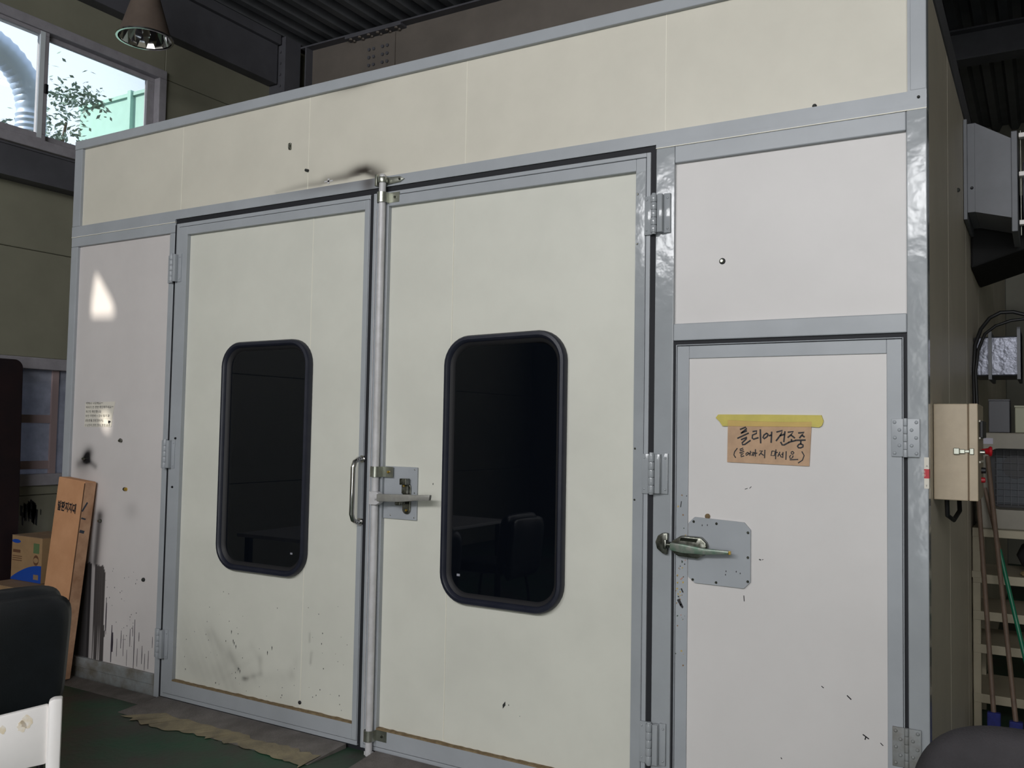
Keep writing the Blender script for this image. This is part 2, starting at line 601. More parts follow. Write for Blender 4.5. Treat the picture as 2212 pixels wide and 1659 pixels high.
# high bay lamp
CONE = mat('brown_grey_lamp_shade', (112, 98, 88), 0.6, var=0.1)
FACET = mat('faceted_reflector', (225, 222, 222), 0.06, metal=1.0)
lamp = empty('high_bay_lamp', (-0.47, 0.80, 4.27))
tag(lamp, 'conical high bay lamp hanging in front of the upper window', 'lamp')
build('shade', G().lathe([(0.185, 0.0), (0.18, 0.012), (0.075, 0.36), (0.07, 0.40), (0.0, 0.40)], (0, 0, 0), 40), CONE, lamp, smooth=True)
build('rim', G().lathe([(0.196, 0.004), (0.196, -0.008), (0.182, -0.008), (0.182, 0.004), (0.196, 0.004)], (0, 0, 0), 48), CHROME, lamp, smooth=True)
g = G()
NS = 18
levels = [(0.181, 0.0), (0.155, 0.09), (0.12, 0.19), (0.07, 0.34)]
for li, (r, h) in enumerate(levels):
    for k in range(NS):
        a = 2*PI*(k+0.5*(li % 2))/NS
        g.v.append((r*math.cos(a), r*math.sin(a), h))
for li in range(3):
    for k in range(NS):
        a, b = li*NS+k, li*NS+(k+1) % NS
        if li % 2 == 0:
            c, d = (li+1)*NS+k, (li+1)*NS+(k-1) % NS
            g.f += [(a, b, c), (a, c, d)]
        else:
            c, d = (li+1)*NS+(k+1) % NS, (li+1)*NS+k
            g.f += [(a, b, c), (a, c, d)]
build('reflector', g, FACET, lamp)
build('lamp_bulb', G().lathe([(0.0, 0.12), (0.025, 0.13), (0.035, 0.17), (0.03, 0.24), (0.018, 0.32)], (0, 0, 0), 20), mat('milk_bulb', (190, 190, 185), 0.3), lamp, smooth=True)
build('stem', G().cyl((0, 0, 0.40), (0, 0, 0.55), 0.05, 0.05).cyl((0, 0, 0.55), (0, 0, 0.94), 0.010), STEEL, lamp)

# ================================================================== the paint booth
BW, BH, BD = 4.765, 3.21, 6.9
booth = empty('paint_booth')
tag(booth, 'large cream panelled paint spray booth with grey metal frame', 'paint booth')
YP = 0.014   # panel face
# upper band
soot = [(1.70, 2.693), (1.79, 2.698), (1.915, 2.704), (2.0, 2.702), (2.04, 2.712), (2.17, 2.713), (2.245, 2.728), (2.29, 2.727), (2.335, 2.707), (2.38, 2.686)]
def upper_stain(x, z):
    s = 0
    for i in range(len(soot)-1):
        d, t = segd(x, z, soot[i], soot[i+1])
        k = (i+t)/(len(soot)-1)
        wd = 0.010+0.016*k
        up = 1.5 if z > soot[i][1] else 0.7
        s = max(s, (0.18+0.60*min(1, k*1.3))*math.exp(-(d/(wd*up))**2))
    s += 0.30*gau(x, z, 2.27, 2.74, 0.10, 0.03)
    s += 0.35*gau(x, z, 2.22, 3.157, 0.10, 0.010)+0.15*gau(x, z, 2.15, 3.15, 0.14, 0.03)
    return s
xs = [0.073, 0.967, 1.917, 2.870, 3.820, 4.712]
for i in range(5):
    grid_panel('upper_panel', xs[i], xs[i+1], 2.678, 3.16, YP, 0.05, 0.006 if i in (1, 2) else 0.2, upper_stain if i in (1, 2) else (lambda x, z: 0.0), CREAM, booth)
    if i:
        build('panel_joint', G().box(xs[i]-0.0014, xs[i]+0.0014, YP-0.0012, YP+0.004, 2.678, 3.16), JOINT, booth)
def bar(name, x0, x1, z0, z1, m=GREY, y0=-0.004, y1=0.06, bev=0.0035):
    return build(name, G().box(x0, x1, y0, y1, z0, z1), m, booth, bevel=bev)
bar('top_rail', 0, BW, 3.157, BH, y0=-0.006)
def rail_soot(x, z):
    return 0.75*gau(x, z, 2.33, 2.655, 0.05, 0.05)+0.4*gau(x, z, 2.1, 2.68, 0.25, 0.03)
g0 = grid_panel('header_rail', 0.0, BW, 2.630, 2.680, -0.004, 0.07, 0.012, rail_soot, GREY, booth)
bar('header_strip', 0.0, 0.947, 2.6165, 2.6302, y0=-0.0040, bev=0)
bar('header_strip', 3.788, BW, 2.6165, 2.6302, y0=-0.0040, bev=0)
build('seam_strip', G().box(0, 0.947, -0.0055, 0.02, 2.6135, 2.6165), JOINT, booth)
build('seam_strip', G().box(3.788, BW, -0.0055, 0.02, 2.6135, 2.6165), JOINT, booth)
bar('post', 0.0, 0.073, 2.681, 3.1565)
bar('post', 4.712, BW, 2.681, 3.1565)
bar('post', 0.0, 0.064, 0.0, 2.5555)
bar('rail', 0.0, 0.947, 2.556, 2.6135)
bar('jamb', 0.905, 0.947, 0.0, 2.5555)
bar('rail', 0.0645, 0.9045, 0.068, 0.126, GREYLOW)
bar('kick_plate', 0.0645, 0.9045, 0.0, 0.067, GREYLOW, y0=0.002)
bar('jamb', 3.789, 3.866, 0.0, 2.6133, GREYGLOSS)
bar('rail', 3.8665, 4.6995, 2.5465, 2.6133)
bar('post', 4.700, BW, 0.0, 2.6133, GREYGLOSS)
bar('rail', 3.8665, 4.6995, 1.8495, 1.9155)
# left fixed panel with soot, black paint runs and a black left part
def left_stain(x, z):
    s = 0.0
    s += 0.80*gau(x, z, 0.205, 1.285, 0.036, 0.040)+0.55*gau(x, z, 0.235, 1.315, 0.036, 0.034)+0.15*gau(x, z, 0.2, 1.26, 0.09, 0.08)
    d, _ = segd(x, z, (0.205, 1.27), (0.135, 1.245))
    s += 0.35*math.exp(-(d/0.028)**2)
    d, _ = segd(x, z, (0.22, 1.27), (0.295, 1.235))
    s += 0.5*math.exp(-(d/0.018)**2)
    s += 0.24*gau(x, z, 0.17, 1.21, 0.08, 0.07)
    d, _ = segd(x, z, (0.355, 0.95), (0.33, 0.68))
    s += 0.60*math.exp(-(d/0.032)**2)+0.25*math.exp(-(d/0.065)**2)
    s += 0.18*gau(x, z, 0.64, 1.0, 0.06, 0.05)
    # poured black paint right of the pale streak, plain black left of it
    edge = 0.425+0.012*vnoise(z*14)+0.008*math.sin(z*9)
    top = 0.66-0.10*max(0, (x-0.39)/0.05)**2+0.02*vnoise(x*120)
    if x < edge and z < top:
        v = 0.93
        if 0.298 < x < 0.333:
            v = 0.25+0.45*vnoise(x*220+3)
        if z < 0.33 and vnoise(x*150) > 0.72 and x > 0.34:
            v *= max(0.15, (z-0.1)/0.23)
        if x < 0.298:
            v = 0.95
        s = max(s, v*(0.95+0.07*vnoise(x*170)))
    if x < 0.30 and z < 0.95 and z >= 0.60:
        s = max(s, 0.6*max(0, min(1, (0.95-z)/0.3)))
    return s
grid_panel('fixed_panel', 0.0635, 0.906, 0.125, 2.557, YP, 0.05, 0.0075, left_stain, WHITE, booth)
build('fixed_panel', G().box(3.865, 4.701, YP, 0.064, 1.9145, 2.5475), WHITE2, booth, bevel=0.001, seg=1)
# paint drips and specks on the left panel, too small to pick apart
g = G()
rnd = random.Random(3)
for (x, za, zb, wd) in [(0.447, 0.49, 0.30, 0.006), (0.452, 0.46, 0.28, 0.004), (0.506, 0.34, 0.13, 0.010), (0.515, 0.30, 0.19, 0.014), (0.555, 0.27, 0.17, 0.004), (0.590, 0.32, 0.22, 0.005),
                        (0.612, 0.30, 0.18, 0.004), (0.668, 0.34, 0.24, 0.005), (0.706, 0.395, 0.115, 0.006), (0.690, 0.36, 0.30, 0.004), (0.745, 0.33, 0.28, 0.005), (0.775, 0.26, 0.16, 0.005), (0.80, 0.22, 0.13, 0.004),
                        (0.83, 0.24, 0.14, 0.004), (0.86, 0.32, 0.26, 0.004), (0.735, 0.24, 0.14, 0.004), (0.645, 0.22, 0.13, 0.003)]:
    g.prism([(x-wd*.25, za), (x+wd*.25, za), (x+wd*.5, (za+zb)/2), (x+wd*.3, zb), (x-wd*.3, zb), (x-wd*.5, (za+zb)/2)], YP-0.0008, YP+0.002)
for k in range(34):
    x, z, r = rnd.uniform(0.43, 0.72), rnd.uniform(0.2, 0.66), rnd.uniform(0.0012, 0.003)
    g.prism([(x-r, z), (x, z-1.6*r), (x+r, z), (x, z+1.3*r)], YP-0.0008, YP+0.002)
tag(build('paint_drips', g, mat('drip_paint', (66, 60, 70), 0.5), booth), kind='stuff')
# screw plugs on the panels
def stud(par, x, z, y, r, m, m2=None, h=0.008):
    o = build('screw', G().lathe([(0, h), (r*.6, h), (r, h*.55), (r, 0)], (x, y, z), 14, 'y'), m, par, smooth=True)
    return o
stud(booth, 4.053, 2.148, YP, 0.012, RUBBER, h=0.004)
stud(booth, 4.053, 2.148, YP-0.003, 0.0085, ZINC)
stud(booth, 0.527, 1.391, YP, 0.010, PEWTER, h=0.02)
stud(booth, 0.520, 1.398, YP, 0.006, BLACK, h=0.012)
stud(booth, 0.575, 1.116, YP, 0.011, BLACK, h=0.012)
stud(booth, 0.587, 1.116, YP, 0.010, BRASS, h=0.014)
stud(booth, 0.768, 0.623, YP, 0.011, DARKCHIP, h=0.012)
stud(booth, 0.192, 1.277, YP, 0.010, PEWTER, h=0.018)
stud(booth, 0.366, 0.922, YP, 0.010, PEWTER, h=0.02)
stud(booth, 0.93, 2.40, -0.004, 0.008, DARKCHIP)
build('clip', G().box(1.782, 1.796, YP-0.008, YP+0.002, 2.905, 2.94).box(1.785, 1.793, YP-0.014, YP-0.006, 2.91, 2.935), PEWTER, booth, bevel=0.002)
build('clip', G().cyl((1.904, YP-0.006, 2.784), (1.922, YP-0.006, 2.778), 0.007, seg=10), DARKCHIP, booth)
stud(booth, 4.392, 2.688, YP, 0.008, DARKCHIP)
stud(booth, 4.74, 2.655, -0.004, 0.005, DARKCHIP)
build('clip', G().box(2.03, 2.085, YP-0.002, YP+0.002, 2.705, 2.712).box(2.05, 2.062, YP-0.002, YP+0.002, 2.695, 2.722), ROD, booth)
# dark rubber seals filling the gaps round the doors
build('door_seal', G().box(0.947, 3.789, 0.004, 0.06, 2.596, 2.6305), RUBBER, booth)
build('door_seal', G().box(0.9465, 0.966, -0.002, 0.06, 0, 2.598), RUBBER, booth)
build('door_seal', G().box(3.764, 3.7895, 0.002, 0.06, 0, 2.598), RUBBER, booth)
build('door_seal', G().box(0.966, 3.764, 0.006, 0.06, 0.0, 0.03), RUBBER, booth)
build('door_seal', G().box(2.3435, 2.3625, -0.003, 0.06, 0.03, 2.598), RUBBER, booth)
build('door_seal', G().box(3.8655, 3.877, 0.006, 0.06, 0, 1.85), RUBBER, booth)
build('door_seal', G().box(4.6895, 4.7005, 0.006, 0.06, 0, 1.85), RUBBER, booth)
build('door_seal', G().box(3.877, 4.6895, 0.006, 0.06, 1.833, 1.85), RUBBER, booth)
# side walls, roof and back so the inside stays a dark room
SIDE = mat('cream_side_panel', (206, 196, 180), 0.5, var=0.05, vscale=2)
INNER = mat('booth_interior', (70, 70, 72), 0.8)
yy = [0.06, 0.78, 1.73, 2.68, 3.63, 4.58, 5.53, BD]
for i in range(7):
    build('side_panel', G().box(BW-0.06, BW-0.002, yy[i]+0.002, yy[i+1]-0.002, 0, 3.09), SIDE, booth, bevel=0.003, seg=1)
    build('side_panel', G().box(0.0, 0.058, yy[i]+0.002, yy[i+1]-0.002, 0, 3.15), SIDE, booth)
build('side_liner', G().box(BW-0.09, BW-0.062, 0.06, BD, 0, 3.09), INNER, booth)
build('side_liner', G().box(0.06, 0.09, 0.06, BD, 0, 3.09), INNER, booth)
build('side_post', G().box(BW-0.06, BW-0.001, -0.003, 0.058, 0, 3.157), GREY, booth)
build('side_rail', G().box(BW-0.08, BW+0.004, 0.0605, BD, 3.093, BH-0.001), STEEL, booth, bevel=0.004)
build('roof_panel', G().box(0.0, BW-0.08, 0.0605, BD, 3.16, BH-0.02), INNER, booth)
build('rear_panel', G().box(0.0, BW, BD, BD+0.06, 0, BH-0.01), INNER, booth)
stud(booth, BW, 2.63, 1.25, 0.01, DARKCHIP)

# ---- hinges (shared meshes)
def big_hinge(par, x, zc, sgn, m=GREYGLOSS):
    h = 0.075
    g = G()
    for k in range(5):
        g.cyl((x, -0.026, zc-h+k*0.03+0.0008), (x, -0.026, zc-h+(k+1)*0.03-0.0008), 0.0125, seg=18)
    g.cyl((x, -0.026, zc-h-0.006), (x, -0.026, zc+h+0.006), 0.009, seg=12)
    g.box(x+sgn*0.016 if sgn > 0 else x-0.036, x+0.036 if sgn > 0 else x-0.016, -0.034, -0.004, zc-h, zc+h)
    g.box(x+sgn*0.036 if sgn > 0 else x-0.062, x+0.062 if sgn > 0 else x-0.036, -0.014, -0.004, zc-h-0.002, zc+h+0.004)
    g.box(x-0.044 if sgn > 0 else x+0.012, x-0.012 if sgn > 0 else x+0.044, -0.015, -0.004, zc-h-0.004, zc+h)
    for dx in ((-0.034, 0.052) if sgn > 0 else (-0.052, 0.034)):
        for dz in (-0.06, 0.06):
            g.lathe([(0, 0.004), (0.004, 0.003), (0.005, 0)], (x+dx, -0.0145, zc+dz), 10, 'y')
    return build('hinge', g, m, par, bevel=0.0015, smooth=True)
def flat_hinge(par, x, zc, m):
    g = G()
    g.box(x-0.044, x+0.044, -0.0165, -0.0095, zc-0.064, zc+0.064)
    for k in range(5):
        g.cyl((x, -0.018, zc-0.066+k*0.0264+0.0006), (x, -0.018, zc-0.066+(k+1)*0.0264-0.0006), 0.0075, seg=14)
    for s in (-1, 1):
        for dx, dz in ((0.034, 0.052), (0.019, 0.026), (0.033, 0.0), (0.019, -0.026), (0.034, -0.052)):
            g.lathe([(0, 0.005), (0.0045, 0.004), (0.0062, 0)], (x+s*dx, -0.0165, zc+dz), 10, 'y')
    return build('hinge', g, m, par, bevel=0.001, smooth=True)

# ---- door leaves
def leaf(x0, x1, z0, z1, px0, px1, pz0, pz1, m, mlow=None, fl=0.02, flr=None):
    flr = fl if flr is None else flr
    g = G()
    for (a, b, c, d) in ((x0, x0+fl, z0, z1), (x1-flr, x1, z0, z1), (x0+fl, x1-flr, z1-fl, z1), (x0+fl, x1-flr, z0, z0+fl)):
        g.box(a, b, -0.006, 0.055, c, d)
    e = 0.003
    for (a, b, c, d) in ((x0+fl+e, px0, z0+fl+e, z1-fl-e), (px1, max(px1+0.008, x1-flr-e*0.3), z0+fl+e, z1-fl-e), (px0, px1, pz1, z1-fl-e), (px0, px1, z0+fl+e, pz0)):
        g.box(a, b, -0.009, 0.055, c, d)
    return build('door', g, m, booth, bevel=0.0025)

def rounded_window(par, x0, x1, z0, z1, r, wav=0.0):
    n = 8
    out = rr(x0, x1, z0, z1, r, n)
    N = len(out)
    cx, cz = (x0+x1)/2, (z0+z1)/2
    prof = [(0.0, 0.012), (0.0, -0.012), (0.006, -0.020), (0.018, -0.022), (0.026, -0.016), (0.030, -0.006)]
    prof2 = [(0.030, -0.006), (0.038, 0.0), (0.046, 0.008), (0.048, 0.016), (0.048, 0.05)]
    def sweep(pf):
        g = G()
        for (off, y) in pf:
            o2 = rr(x0+off, x1-off, z0+off, z1-off, max(0.01, r-off*0.85), n)
            for i, (x, z) in enumerate(o2):
                wz = wav*math.sin((x-x0)/(x1-x0)*PI*1.0-0.6) if z > cz else -wav*0.6*math.sin((x-x0)/(x1-x0)*PI)
                g.v.append((x, y, z+wz*abs(z-cz)/(z1-cz)))
        for a in range(len(pf)-1):
            for k in range(N):
                g.f.append((a*N+k, a*N+(k+1) % N, (a+1)*N+(k+1) % N, (a+1)*N+k))
        return g
    build('window_gasket', sweep(prof), GASKET, par, smooth=True)
    build('gasket_lip', sweep(prof2), GASKETLIP, par, smooth=True)
    pane = rr(x0+0.040, x1-0.040, z0+0.040, z1-0.040, r-0.03, n)
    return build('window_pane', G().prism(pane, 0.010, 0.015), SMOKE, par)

WLX = (1.368, 1.988, 0.748, 1.925, 0.125)
WRX = (2.795, 3.402, 0.738, 1.905, 0.125)
def cutter(wx):
    x0, x1, z0, z1, r = wx
    return build('window_cutter', G().prism(rr(x0+0.02, x1-0.02, z0+0.02, z1-0.02, r-0.02), -0.2, 0.3), None)
cl, cr = cutter(WLX), cutter(WRX)

# left leaf
dl = leaf(0.964, 2.3435, 0.022, 2.602, 1.057, 2.312, 0.120, 2.534, GREY, flr=0.003)
def dl_stain(x, z):
    s = 0
    for a, b, wd, k in (((1.32, 0.40), (1.46, 0.31), 0.03, 0.22), ((1.46, 0.31), (1.53, 0.25), 0.018, 0.3), ((1.585, 0.205), (1.69, 0.245), 0.010, 0.4), ((1.69, 0.245), (1.685, 0.32), 0.014, 0.3),
                        ((1.685, 0.32), (1.62, 0.37), 0.02, 0.15), ((1.60, 0.20), (1.90, 0.27), 0.025, 0.12), ((1.57, 0.204), (1.60, 0.207), 0.008, 0.8), ((1.90, 0.27), (1.94, 0.36), 0.02, 0.1),
                        ((2.013, 0.49), (2.015, 0.45), 0.005, 0.4), ((2.03, 0.40), (2.025, 0.345), 0.006, 0.4), ((1.12, 0.22), (1.50, 0.16), 0.06, 0.13), ((1.15, 0.36), (1.40, 0.25), 0.09, 0.10)):
        d, _ = segd(x, z, a, b)
        s += 0.8*k*math.exp(-(d/(wd*1.2))**2)*(0.45+0.8*vnoise(x*37+z*23))
    s += 0.10*gau(x, z, 1.45, 0.27, 0.22, 0.12)*(0.5+0.8*vnoise(x*21-z*33))
    return s
grid = grid_panel('door_panel', 1.055, 1.9635, 0.118, 2.536, YP, 0.04, 0.01, dl_stain, CREAM2, dl)
grid2 = grid_panel('door_panel', 1.9655, 2.314, 0.118, 2.536, YP, 0.04, 0.01, dl_stain, CREAM2, dl)
for z0, z1 in ((0.118, 0.80), (1.875, 2.536)):
    build('panel_joint', G().box(1.963, 1.966, YP-0.001, YP+0.004, z0, z1), JOINT, dl)
for o in (grid, grid2):
    cut(o, [cl])
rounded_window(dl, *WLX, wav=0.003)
for z in (2.352, 1.328, 0.304):
    big_hinge(dl, 0.957, z, 1, GREY)
build('pull_handle', G().tube([(2.338, -0.006, 1.345), (2.337, -0.040, 1.345), (2.334, -0.060, 1.333), (2.331, -0.068, 1.305), (2.330, -0.068, 1.2), (2.329, -0.068, 1.09), (2.331, -0.060, 1.064), (2.333, -0.040, 1.052), (2.334, -0.006, 1.052)], 0.0115, 14)
      .cyl((2.338, -0.005, 1.345), (2.338, -0.016, 1.345), 0.017).cyl((2.334, -0.005, 1.052), (2.334, -0.016, 1.052), 0.017), CHROME, dl, smooth=True)
stud(dl, 1.02, 1.415, -0.009, 0.006, BLACK)
stud(dl, 1.008, 1.150, -0.009, 0.006, BLACK)
stud(dl, 1.964, 0.150, YP, 0.009, BLACK)
build('glass_sticker', G().box(1.876, 1.890, 0.008, 0.0095, 0.858, 0.867), STK, dl)
g = G()
rnd = random.Random(5)
for k in range(60):
    x, z = rnd.uniform(1.12, 2.28), 0.14+abs(rnd.gauss(0, 0.28))
    r = rnd.uniform(0.0010, 0.0026)
    g.prism([(x-r, z), (x, z-rnd.uniform(1, 3)*r), (x+r, z), (x, z+1.3*r)], YP-0.0008, YP+0.001)
for (x, z) in ((1.475, 0.43), (1.49, 0.385), (1.497, 0.375), (1.51, 0.36), (1.533, 0.25), (1.545, 0.24), (1.765, 0.388), (1.735, 0.36)):
    g.prism([(x-0.002, z), (x, z-0.016), (x+0.003, z-0.002), (x, z+0.006)], YP-0.0008, YP+0.001)
tag(build('paint_specks', g, DARKCHIP, dl), kind='stuff')

# right leaf
dr = leaf(2.3625, 3.767, 0.018, 2.604, 2.456, 3.706, 0.120, 2.534, GREY, fl=0.018)
a = build('door_panel', G().box(2.454, 2.8125, YP, 0.054, 0.118, 2.536), CREAM2, dr, bevel=0.001, seg=1)
b = build('door_panel', G().box(2.8155, 3.708, YP, 0.054, 0.118, 2.536), CREAM2, dr, bevel=0.001, seg=1)
for z0, z1 in ((0.118, 0.82), (1.825, 2.536)):
    build('panel_joint', G().box(2.8125, 2.8155, YP-0.001, YP+0.004, z0, z1), JOINT, dr)
for o in (a, b):
    cut(o, [cr])
kill(cl, cr)
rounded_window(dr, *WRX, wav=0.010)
# glossy meeting stile next to the hinge side
for z in (2.350, 1.336, 0.312):
    big_hinge(dr, 3.790, z, 1, GREYGLOSS)
build('hinge_stile', G().box(3.707, 3.746, -0.0105, -0.0085, 0.122, 2.53), GREYGLOSS, dr)
for z in (2.44, 2.24, 1.43, 1.23):
    stud(dr, 3.715, z, -0.0105, 0.004, PEWTER, h=0.003)
build('glass_sticker', G().box(2.872, 2.888, 0.008, 0.0095, 0.850, 0.860), STK, dr)
build('cover_strip', G().box(2.384, 2.3875, -0.014, -0.006, 0.05, 2.52), ROD, dr)
RX, RY = 2.434, -0.030
build('lock_rod', G().cyl((RX, RY, -0.0+0.002), (RX, RY, 2.675), 0.0165, seg=20).cyl((RX, RY, 2.675), (RX, RY, 2.683), 0.0165, 0.010, seg=20).box(RX-0.019, RX+0.019, RY-0.01, RY+0.012, 0.004, 0.02), ROD, dr, smooth=True)
def clamp(z, hh, m):
    g = G()
    seg = []
    for k in range(13):
        a = PI*k/12
        seg.append((RX-0.021*math.cos(a)*1.0, RY-0.021*math.sin(a)))
    o2 = [(-0.006, 0), ]
    outer = [(RX-0.0255*math.cos(PI*k/12), RY-0.0255*math.sin(PI*k/12)) for k in range(13)]
    poly = [(RX-0.0255, -0.008)]+outer+[(RX+0.0255, -0.011), (RX+0.085, -0.011), (RX+0.085, -0.007), (RX+0.021, -0.007)]+list(reversed(seg))+[(RX-0.021, -0.008)]
    g.prism(poly, z-hh, z+hh, 'xy')
    c = build('rod_clamp', g, m, dr, smooth=True)
    return c
for z in (2.572, 1.290, 0.092):
    clamp(z, 0.024, ZINC)
    stud(dr, RX+0.06, z, -0.011, 0.006, BRASS if 1 < z < 2 else PEWTER)
build('rod_keeper', G().prism([(2.395, 2.64), (2.41, 2.635), (2.52, 2.642), (2.545, 2.655), (2.52, 2.668), (2.41, 2.674), (2.395, 2.67)], -0.012, -0.004).box(2.398, 2.410, -0.045, -0.004, 2.628, 2.682).cyl((RX, -0.03, 2.642), (RX, -0.03, 2.668), 0.023, seg=18), ZINC, dr, bevel=0.001, smooth=True)
stud(dr, 2.520, 2.655, -0.012, 0.006, PEWTER)
build('lock_plate', G().box(2.458, 2.648, 0.004, 0.016, 1.076, 1.316), GREY, dr, bevel=0.002)
for (x, z) in ((2.635, 1.305), (2.635, 1.20), (2.635, 1.088), (2.50, 1.092)):
    stud(dr, x, z, 0.004, 0.003, PEWTER, h=0.002)
build('lever_catch', G().prism(rr(2.572, 2.618, 1.102, 1.245, 0.0225), -0.004, 0.004).box(2.576, 2.614, -0.034, -0.004, 1.236, 1.265).box(2.578, 2.612, -0.020, -0.004, 1.195, 1.236).box(2.572, 2.602, -0.06, -0.02, 1.145, 1.180), PEWTER, dr, bevel=0.003)
stud(dr, 2.594, 1.232, -0.021, 0.0055, BRASS, h=0.006)
stud(dr, 2.596, 1.120, -0.004, 0.0055, BRASS, h=0.006)
build('rod_boss', G().prism([(RX-0.012, 1.14), (RX+0.03, 1.14), (RX+0.05, 1.152), (RX+0.055, 1.17), (RX+0.05, 1.188), (RX+0.03, 1.2), (RX-0.012, 1.2)], -0.060, -0.030), ROD, dr, bevel=0.003)
stud(dr, RX+0.028, 1.168, -0.060, 0.006, ROD)
g = G()
g.prism([(2.478, 1.158), (2.60, 1.162), (2.66, 1.168), (2.685, 1.172), (2.772, 1.177), (2.776, 1.202), (2.685, 1.197), (2.655, 1.198), (2.61, 1.196), (2.478, 1.192)], -0.075, -0.056)
build('lever_handle', g, mat('grey_lever', (168, 166, 160), 0.4, metal=0.3, var=0.1, vscale=20), dr, bevel=0.004, smooth=True)
g = G()
for (x, z, l, wd, t) in ((3.122, 0.333, 0.034, 0.014, 0.35), (3.145, 0.337, 0.008, 0.004, 0), (2.73, 1.245, 0.010, 0.005, 0.1), (3.20, 0.30, 0.004, 0.003, 0)):
    ca, sa = math.cos(t), math.sin(t)
    g.prism([(x+sa*l/2, z+ca*l/2), (x+wd/2, z), (x-sa*l/2, z-ca*l/2), (x-wd/2, z)], YP-0.0008, YP+0.001)
tag(build('paint_specks', g, DARKCHIP, dr), kind='stuff')
# fresh dirt lines along the lower edges of the big doors
for (par, x0, x1) in ((dl, 1.057, 2.312), (dr, 2.456, 3.706)):
    g = G()
    n = 60
    top = [(x0+(x1-x0)*i/n, 0.1205+0.004*vnoise(i*1.7+x0*9)) for i in range(n+1)]
    g.prism(list(reversed(top))+[(x0, 0.116), (x1, 0.116)], -0.0094, 0.0145)
    build('rust_line', g, RUST, par)

# personnel door
pd = leaf(3.878, 4.689, 0.03, 1.834, 3.932, 4.636, 0.11, 1.779, GREY, fl=0.004)
build('door_panel', G().box(3.930, 4.638, -0.003, 0.05, 0.108, 1.781), WHITE2, pd, bevel=0.001, seg=1)
flat_hinge(pd, 4.6955, 1.492, GREY)
flat_hinge(pd, 4.6955, 0.466, GREYLOW)
c_ = 0.026
build('lock_plate', G().prism([(3.936, 0.955), (3.962, 0.933), (4.148, 0.931), (4.172, 0.956), (4.172, 1.145), (4.148, 1.171), (3.960, 1.179), (3.936, 1.155)], -0.0125, -0.002), GREY, pd, bevel=0.001, seg=1)
for (x, z) in ((3.957, 1.162), (4.045, 1.160), (4.163, 1.135), (4.163, 1.045), (4.163, 0.958), (4.045, 0.943), (3.955, 0.945)):
    stud(pd, x, z, -0.0125, 0.0048, PEWTER, h=0.004)
stud(pd, 4.008, 1.184, -0.003, 0.010, RUST, h=0.008)
build('latch_body', G().prism([(3.880, 1.045), (3.905, 1.030), (3.98, 1.026), (4.005, 1.040), (4.018, 1.075), (4.012, 1.088), (3.992, 1.107), (3.915, 1.108), (3.896, 1.095), (3.878, 1.085)], -0.040, -0.009), PEWTER, pd, bevel=0.005, smooth=True)
build('latch_window', G().prism([(3.912, 1.090), (3.916, 1.103), (3.984, 1.101), (3.978, 1.088)], -0.043, -0.039), CHROME, pd, bevel=0.001)
build('latch_lever', G().prism([(3.880, 1.054), (3.93, 1.046), (4.02, 1.048), (4.105, 1.056), (4.108, 1.069), (4.02, 1.070), (3.93, 1.080), (3.880, 1.082)], -0.064, -0.046), PAINTGREEN, pd, bevel=0.005, smooth=True)
build('lever_tip', G().box(4.104, 4.112, -0.062, -0.048, 1.055, 1.068), BRASS, pd, bevel=0.002)
build('latch_roller', G().cyl((3.862, -0.035, 1.070), (3.882, -0.035, 1.070), 0.012), PEWTER, pd)
build('latch_strike', G().prism([(3.808, 1.075), (3.815, 1.05), (3.838, 1.033), (3.856, 1.030), (3.858, 1.112), (3.838, 1.112), (3.818, 1.1)], -0.026, -0.004).box(3.846, 3.857, -0.040, -0.02, 1.052, 1.088), PEWTER, booth, bevel=0.004, smooth=True)
g = G()
for (x0, z0, x1, z1, wd) in ((4.420, 0.622, 4.428, 0.617, 0.003), (4.505, 0.604, 4.519, 0.592, 0.004), (4.556, 0.482, 4.576, 0.470, 0.004), (4.566, 0.476, 4.563, 0.465, 0.004), (4.612, 0.464, 4.621, 0.456, 0.003), (4.281, 0.350, 4.285, 0.346, 0.003),
                             (4.146, 0.905, 4.1475, 0.884, 0.003), (4.201, 1.041, 4.208, 1.039, 0.004), (4.211, 1.040, 4.217, 1.042, 0.002), (4.148, 1.292, 4.158, 1.296, 0.002), (4.165, 1.296, 4.172, 1.303, 0.002)):
    g.ribbon([(x0, z0), (x1, z1)], wd, -0.0036)
tag(build('marker_scratches', g, BLACK, pd), kind='stuff')
PAL = [mat('splat_black', (40, 38, 42), 0.6), mat('splat_ochre', (186, 160, 92), 0.6), mat('splat_green', (62, 78, 60), 0.6), mat('splat_red', (190, 120, 92), 0.6), mat('splat_rust', (140, 112, 84), 0.6)]
rnd = random.Random(11)
